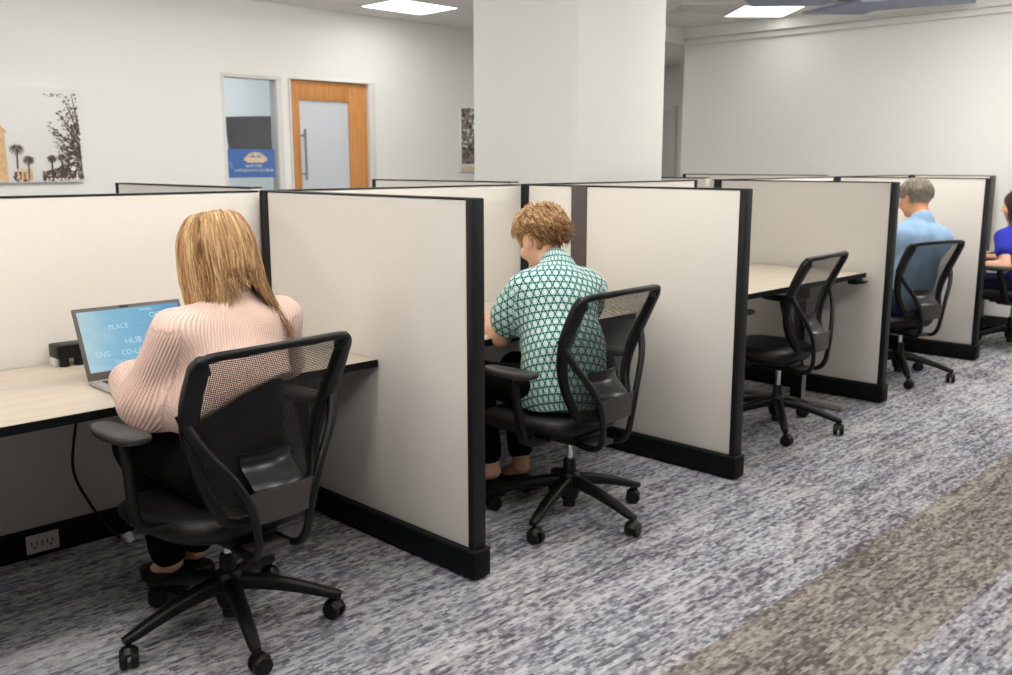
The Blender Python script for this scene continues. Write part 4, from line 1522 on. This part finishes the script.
    for s in 'LR':
        off = 0.0
        for a, b, r0 in ((J['sh' + s], J['el' + s], .05 * ar + e), (J['el' + s], J['wr' + s], .045 * ar + e)):
            ba = b - a; Ln = np.linalg.norm(ba); ba = ba / Ln
            tt = np.clip((Vt - a) @ ba, 0, Ln)
            q = Vt - a - tt[:, None] * ba
            dd = np.linalg.norm(q, axis=1) - r0
            n1 = unit(np.cross(ba, (0, 0.3, 1.0))); n2 = np.cross(ba, n1)
            m = (dd < best) & ((Vt - J['sh' + s]) @ (side * (1 if s == 'R' else -1)) > -.06 if off == 0 else dd < best)
            cl[m, 0] = np.arctan2(q[m] @ n2, q[m] @ n1) * r0 * 1.05
            cl[m, 1] = tt[m] + off
            best = np.where(m, dd, best)
            off += Ln
    raw_obj(t['name'], Vt - org, Ft, M[t['mat']], root, attrs={'cloth': cl})

    # ---- trousers and shoes
    tr = Field(lo, hi, .008)
    te = .012
    tr.seg(J['pelvis'], J['pelvis'] + (J['waist'] - J['pelvis']) * spec.get('rise', .6), .147 * g + te, (.132 if spec.get('rise', .6) < 1.2 else .114) * g + te, .05, (bf, .80))
    for s in 'LR':
        tr.seg(J['hip' + s], J['kn' + s], .080 * g + te, .060 + te, .05)
        hemp = J['kn' + s] + (J['an' + s] - J['kn' + s]) * spec.get('leg', .88)
        tr.seg(J['kn' + s], hemp, .060 + te, .046 + te * spec.get('legflare', 1.0), .03)
    Vr, Fr = tr.mesh()
    Vr = wrinkle(relax(Vr, Fr, 2, .4), Fr, .005, 10.0, (1, 1, .7), spec['seed'] + 5)
    raw_obj('trousers', Vr - org, Fr, M[spec['trousers']], root)
    for s in 'LR':
        a, tt = J['an' + s], J['toe' + s]
        d = unit((tt - a) * np.array([1, 1, 0]))
        sh = Field(np.minimum(a, tt) - .14, np.maximum(a, tt) + .14, .006)
        heel = np.array([a[0], a[1], .042]) - d * .035
        ball = np.array([tt[0], tt[1], .036])
        sh.seg(heel, ball, .040, .042, .02, ((0, 0, 1), .85))
        sh.seg(ball, ball + d * .045, .042, .030, .02, ((0, 0, 1), .75))
        sh.seg(heel + V3(0, 0, .01), a * .7 + heel * .3 + V3(0, 0, -.01), .040, .040, .02)
        sh.clip_plane(V3(0, 0, .004), V3(0, 0, -1))
        sh.clip_plane(V3(0, 0, spec.get('shoetop', .085)), V3(0, 0, 1))
        Vs, Fs = sh.mesh()
        raw_obj('shoe', relax(Vs, Fs, 1, .3) - org, Fs, M['shoe'], root)
    return root, org, hp, (fwd, lef, upv), J

def scalp_shell(hp, R, org, root, hs, mat, radii, cuts, extra=(), seed=0.0, amp=.004, h=.006, off=(-.014, 0, .024), tint=.35):
    c = hp(*off)
    fl = Field(c - .34, c + .24, h)
    fl.ell(c, np.array(radii) * hs, R, .02)
    for a, b, ra, rb, k, fn in extra:
        fl.seg(a, b, ra, rb, k, fn)
    for p, r in cuts:
        fl.ell(hp(*p), np.array(r) * hs, R, .02, 'sub')
    Vh, Fh = fl.mesh()
    Vh = wrinkle(relax(Vh, Fh, 1, .4), Fh, amp, 26.0, (1, 1, .6), seed)
    tn = np.array([mnoise.noise(tuple(p * np.array([60, 60, 14]))) for p in Vh]) * .3 + tint
    return raw_obj('hair', Vh - org, Fh, M[mat], root, attrs={'tint': np.clip(tn, 0, 1)})

# --- the blonde woman in pink
W1 = person(dict(seed=1.0, skin='skin', hs=1.03, g=.98, face=(-.97, -.10, -.22), label='blonde person in a pink ribbed sweater typing on the laptop, seen from behind',
    J=dict(head=(.878, -.690, 1.180), neck=(.965, -.700, 1.035), chest=(1.005, -.710, .875), waist=(1.075, -.735, .68), pelvis=(1.085, -.755, .545),
           shL=(.985, -.895, .965), shR=(.975, -.525, .970), elL=(.875, -.940, .765), elR=(.800, -.420, .800), wrL=(.625, -.868, .768), wrR=(.600, -.640, .772),
           hipL=(1.04, -.850, .545), hipR=(1.04, -.650, .545), knL=(.620, -.870, .545), knR=(.620, -.640, .545), anL=(.640, -.790, .115), anR=(.600, -.680, .115),
           toeL=(.520, -.800, .04), toeR=(.480, -.690, .04)),
    handL=(-.95, .25, -.10), handR=(-.95, -.2, -.10), trousers='trousers', rise=1.75, leg=.90, shoetop=.072,
    top=dict(name='sweater', mat='knit', ease=.018, sleeve=1.92, cuff=2.2, hem=(1.07, -.735, .765), clip=[((1.15, -.72, .80), (.55, .30, -1))], flare=1.3, collar=.012, extra=(((1.03, -.85, .775), (.88, -.945, .755), .060, .055), ((1.06, -.84, .735), (.92, -.915, .725), .062, .058), ((.88, -.935, .755), (.72, -.890, .765), .058, .050)), fold=.009, fscale=8.0, fstretch=(1, 1, .8))))
root, org, hp, Rh, J = W1
fwd, lef, upv = Rh
hs = 1.03
scalp_shell(hp, Rh, org, root, hs, 'hair_blond', (.106, .088, .102), [((.12, 0, -.055), (.075, .085, .10))],
    extra=[(hp(-.02, .060, .0), hp(-.03, .078, -.13), .030, .020, .03, (lef, .6)), (hp(-.02, -.060, .0), hp(-.06, -.080, -.14), .030, .020, .03, (lef, .6)),
           (hp(-.060, 0, -.02), hp(-.075, 0, -.075), .046, .026, .04, (fwd, .5))], seed=2.0, tint=.38)
cv, wd_, tn = [], [], []
for i in range(1700):
    ph = random.uniform(-1.0, 1.0) * 2.15       # 0 = back, + = left side
    rr = random.uniform(.97, 1.07)
    dirv = -fwd * math.cos(ph) + lef * math.sin(ph)
    part = random.uniform(-.06, .07)
    root_p = hp(part, .004 * (1 if ph > 0 else -1), .1255 - .30 * abs(part - .01) ** 1.4)
    def ring(f, u):  # head-width ring
        c, s = -math.cos(ph), math.sin(ph)
        return hp(-.014 + c * .116 * f * rr, s * .099 * f * rr, u)
    side_l = max(0, math.sin(ph)); side_r = max(0, -math.sin(ph)); back = max(0, math.cos(ph))
    trs = math.exp(-((ph + 1.0) / .48) ** 2)
    ln = .092 + .105 * max(0, math.sin(ph - .15)) + .165 * trs + random.uniform(-.05, .025)
    p1 = ring(.62, .112 * rr); p2 = ring(.93, .066); p3 = ring(1.05, .0); 
    spread = 1.03 + .09 * side_l + .04 * side_r
    p4 = ring(1.04 + .03 * (side_l + side_r), -.06)
    p5 = ring(spread * .97, -.07 - (ln - .07) * .55)
    p6 = ring(spread * 1.02, -.07 - (ln - .07) * 1.25)
    # right-hand tresses fall back over the shoulder
    sh_ = (-fwd) * (.010 + .040 * trs + .014 * back)
    lk = min(1.0, max(0, ln) / .23) ** 1.6
    p5 = p5 + (sh_ * .45 - lef * .010 * trs) * lk; p6 = p6 + (sh_ * 1.2 - lef * .032 * trs) * lk
    j = lambda a: V3(*(random.uniform(-a, a) for _ in range(3)))
    c_ = spline([root_p, p1 + j(.003), p2 + j(.004), p3 + j(.005), p4 + j(.008), p5 + j(.007), p6 + j(.010)], 4)
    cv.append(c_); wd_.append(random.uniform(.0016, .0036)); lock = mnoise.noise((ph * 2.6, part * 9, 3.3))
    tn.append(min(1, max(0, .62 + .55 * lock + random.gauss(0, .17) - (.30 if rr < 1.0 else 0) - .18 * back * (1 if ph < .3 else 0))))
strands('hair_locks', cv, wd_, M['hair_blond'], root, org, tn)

# --- the person in the teal print shirt
P2 = person(dict(seed=3.0, skin='skin', hs=1.03, g=1.10, arm=1.12, face=(-.93, .02, -.36), label='short-haired person in a teal print shirt leaning over a desk',
    J=dict(head=(.815, .885, 1.139), neck=(.935, .855, 1.030), chest=(1.00, .785, .865), waist=(1.09, .735, .67), pelvis=(1.10, .715, .555),
           shL=(.925, .665, .935), shR=(1.01, .975, .930), elL=(.800, .650, .735), elR=(.83, 1.16, .78), wrL=(.560, .800, .765), wrR=(.600, .99, .765),
           hipL=(1.06, .615, .555), hipR=(1.06, .82, .555), knL=(.68, .625, .545), knR=(.68, .87, .545), anL=(.735, .660, .12), anR=(.775, .805, .12),
           toeL=(.61, .66, .04), toeR=(.65, .81, .04)),
    handL=(-.80, .58, -.06), handR=(-.98, -.15, -.06), trousers='trousers', rise=.6, leg=.80, shoetop=.075,
    top=dict(name='shirt', mat='print', ease=.020, sleeve=.56, cuff=1.6, hem=(1.11, .71, .54), flare=1.9, collar=.012, fold=.007, fscale=10.0, fstretch=(1, 1, .9))))
root, org, hp, Rh, J = P2
fwd, lef, upv = Rh
scalp_shell(hp, Rh, org, root, 1.03, 'hair_brown', (.118, .097, .108), [((.125, 0, -.070), (.085, .10, .105)), ((.008, .104, -.030), (.055, .05, .060)), ((.008, -.104, -.030), (.055, .05, .060)), ((-.03, 0, -.165), (.12, .12, .055))], seed=4.0, amp=.010, off=(-.016, 0, .032), tint=.45)
cv, wd_, tn = [], [], []
def scalp_pt(th, ph, k=1.0, off=(-.016, 0, .032), rad=(.118, .097, .108)):
    # th polar from the crown, ph azimuth: 0 = face, pi = back
    return hp(off[0] + rad[0] * k * math.sin(th) * math.cos(ph), off[1] + rad[1] * k * math.sin(th) * math.sin(ph), off[2] + rad[2] * k * math.cos(th))
for i in range(1900):
    ph = random.uniform(-PI, PI)
    thm = float(np.interp(abs(ph), [0, .8, 1.4, 1.9, 2.5, 3.15], [.95, 1.15, 1.40, 1.92, 2.20, 2.25]))
    sidef = math.exp(-((abs(ph) - 1.55) / .4) ** 2)
    th0 = math.acos(random.uniform(math.cos(thm), 1)) * .97
    ln = random.uniform(.38, .70) * (1 - .35 * sidef)
    tw = random.uniform(-.8, .8)
    fx = random.uniform(0, 6.28); am = random.uniform(.004, .014); fl_ = random.uniform(.3, 1.1)
    pts = []
    for k in range(9):
        f = k / 8
        th = th0 + ln * f * (.9 if th0 < 1.2 else .55)
        kk = .985 + .08 * f + (.22 * f * f * fl_ if th0 > 1.25 else .09 * f * fl_)
        p = scalp_pt(th, ph + tw * f * .4 + math.copysign(.30 * f, ph) * (1 if abs(ph) < 2.4 else 0), kk)
        p = p + (lef * math.sin(fx + 7 * f) + upv * math.cos(fx + 7 * f)) * am * f
        pts.append(p)
    cv.append(pts); wd_.append(random.uniform(.0018, .0038)); low = th0 / 1.9
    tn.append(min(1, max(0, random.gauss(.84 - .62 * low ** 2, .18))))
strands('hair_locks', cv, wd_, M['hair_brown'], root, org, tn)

# --- the grey-haired man in the blue shirt
M3 = person(dict(seed=6.0, skin='skin_tan', hs=1.06, g=1.18, arm=1.1, face=(-.90, .30, -.22), label='grey-haired person in a light blue denim shirt, head above the divider',
    J=dict(head=(.955, 4.520, 1.225), neck=(1.045, 4.455, 1.075), chest=(1.03, 4.425, .90), waist=(1.01, 4.37, .68), pelvis=(.99, 4.33, .545),
           shL=(.965, 4.290, .955), shR=(1.125, 4.590, .940), elL=(.74, 4.23, .76), elR=(.95, 4.76, .76), wrL=(.58, 4.42, .77), wrR=(.66, 4.64, .77),
           hipL=(.95, 4.25, .545), hipR=(1.00, 4.43, .545), knL=(.62, 4.36, .54), knR=(.69, 4.60, .54), anL=(.62, 4.38, .115), anR=(.69, 4.60, .115),
           toeL=(.50, 4.41, .04), toeR=(.57, 4.63, .04)),
    handL=(-.8, .6, -.06), handR=(-1, .1, -.06), trousers='jeans', rise=.6, leg=.9,
    top=dict(name='shirt', mat='denim', ease=.018, sleeve=1.9, cuff=1.2, hem=(.99, 4.34, .56), flare=1.6, collar=.004, fold=.007, fscale=9.0)))
root, org, hp, Rh, J = M3
fwd, lef, upv = Rh
scalp_shell(hp, Rh, org, root, 1.06, 'hair_grey', (.110, .089, .100), [((.13, 0, -.05), (.085, .10, .115)), ((.03, .09, -.06), (.055, .04, .06)), ((.03, -.09, -.06), (.055, .04, .06)), ((-.03, 0, -.140), (.12, .12, .055))], seed=7.0, amp=.004, tint=.5, off=(-.014, 0, .024))
cv, wd_, tn = [], [], []
for i in range(700):
    ph = random.uniform(-PI, PI)
    fr_ = max(0, math.cos(ph))
    th0 = math.acos(random.uniform(math.cos(1.85 - .8 * fr_ ** .6), 1)) * .97
    pts = [scalp_pt(th0 + .30 * f, ph + .1 * f * random.uniform(-1, 1), .985 + .06 * f, (-.014, 0, .024), (.110 * 1.03, .089 * 1.03, .100 * 1.03)) for f in (0, .3, .6, 1)]
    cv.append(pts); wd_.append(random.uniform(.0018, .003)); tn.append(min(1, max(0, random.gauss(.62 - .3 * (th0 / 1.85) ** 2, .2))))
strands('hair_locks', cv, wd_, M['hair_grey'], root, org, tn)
gb = bmesh.new()
for s in (-1, 1):
    add_sweep(gb, [tuple(hp(-.02, s * .088, -.002) - org), tuple(hp(.02, s * .086, .012) - org), tuple(hp(.108, s * .070, .012) - org)], (.002, .003), seg=6)
    P = [tuple(hp(.114, s * .036 + .026 * math.cos(a), .004 + .019 * math.sin(a)) - org) for a in [2 * PI * k / 16 for k in range(16)]]
    add_sweep(gb, P, (.0018, .0018), seg=6, closed=True)
add_sweep(gb, [tuple(hp(.116, -.011, .008) - org), tuple(hp(.118, .011, .008) - org)], (.0018, .0018), seg=6)
bm_obj('glasses', gb, M['cable'], root, smooth=True)

# --- the woman in royal blue at the edge
W4 = person(dict(seed=9.0, skin='skin', hs=1.0, g=1.0, face=(-.99, -.02, -.10), label='dark-haired person in a royal blue top, partly outside the picture',
    J=dict(head=(1.135, 6.095, 1.125), neck=(1.20, 6.08, .975), chest=(1.175, 6.06, .80), waist=(1.25, 6.03, .62), pelvis=(1.26, 6.00, .49),
           shL=(1.110, 5.905, .880), shR=(1.15, 6.255, .890), elL=(1.185, 5.79, .665), elR=(1.10, 6.36, .67), wrL=(.945, 5.790, .668), wrR=(.88, 6.25, .69),
           hipL=(1.20, 5.91, .49), hipR=(1.20, 6.11, .49), knL=(.78, 5.88, .50), knR=(.78, 6.13, .50), anL=(.80, 5.90, .115), anR=(.80, 6.11, .115),
           toeL=(.68, 5.90, .04), toeR=(.68, 6.11, .04)),
    handL=(-1, .12, -.05), handR=(-1, -.1, -.05), trousers='navy', rise=.6, leg=.9,
    top=dict(name='top', mat='royal', ease=.012, sleeve=.42, cuff=1.8, hem=(1.26, 6.0, .50), flare=1.8, collar=-.02, fold=.005, fscale=9.0)))
root, org, hp, Rh, J = W4
fwd, lef, upv = Rh
scalp_shell(hp, Rh, org, root, 1.0, 'hair_dark', (.112, .094, .106), [((.125, 0, -.060), (.080, .088, .11))],
    extra=[(hp(-.03, .075, .03), hp(-.035, .092, -.16), .04, .028, .03, (lef, .7)), (hp(-.03, -.075, .03), hp(-.035, -.092, -.16), .04, .028, .03, (lef, .7)), (hp(-.07, 0, .0), hp(-.09, 0, -.15), .06, .04, .04, (fwd, .6))], seed=11.0, tint=.4)
cv, wd_, tn = [], [], []
for i in range(420):
    ph = random.uniform(-1, 1) * 2.0
    c, s = -math.cos(ph), math.sin(ph)
    rr = random.uniform(.99, 1.07)
    q = lambda f, u: hp(-.014 + c * .114 * f * rr, s * .097 * f * rr, u)
    j = lambda a: V3(*(random.uniform(-a, a) for _ in range(3)))
    cv.append(spline([hp(random.uniform(-.05, .06), 0, .124), q(.62, .11), q(.95, .06), q(1.05, -.01), q(1.08, -.09) + j(.008), q(1.12, -.17) + j(.015)], 4))
    wd_.append(random.uniform(.0018, .0036)); tn.append(random.random())
strands('hair_locks', cv, wd_, M['hair_dark'], root, org, tn)


# ------------------------------------------------------------------ world and view
wd = bpy.data.worlds.new('world')
scene.world = wd
wd.use_nodes = True
wd.node_tree.nodes['Background'].inputs[0].default_value = (.9, .92, 1, 1)
wd.node_tree.nodes['Background'].inputs[1].default_value = .3
vs_ = scene.view_settings
vs_.view_transform = 'Standard'
vs_.look = 'None'
vs_.gamma = 1.0
vs_.use_curve_mapping = False
vs_.exposure = 0.07
scene.cycles.use_denoising = True
scene.cycles.max_bounces = 8
scene.cycles.diffuse_bounces = 3
scene.cycles.transparent_max_bounces = 12
scene.cycles.sample_clamp_indirect = 6
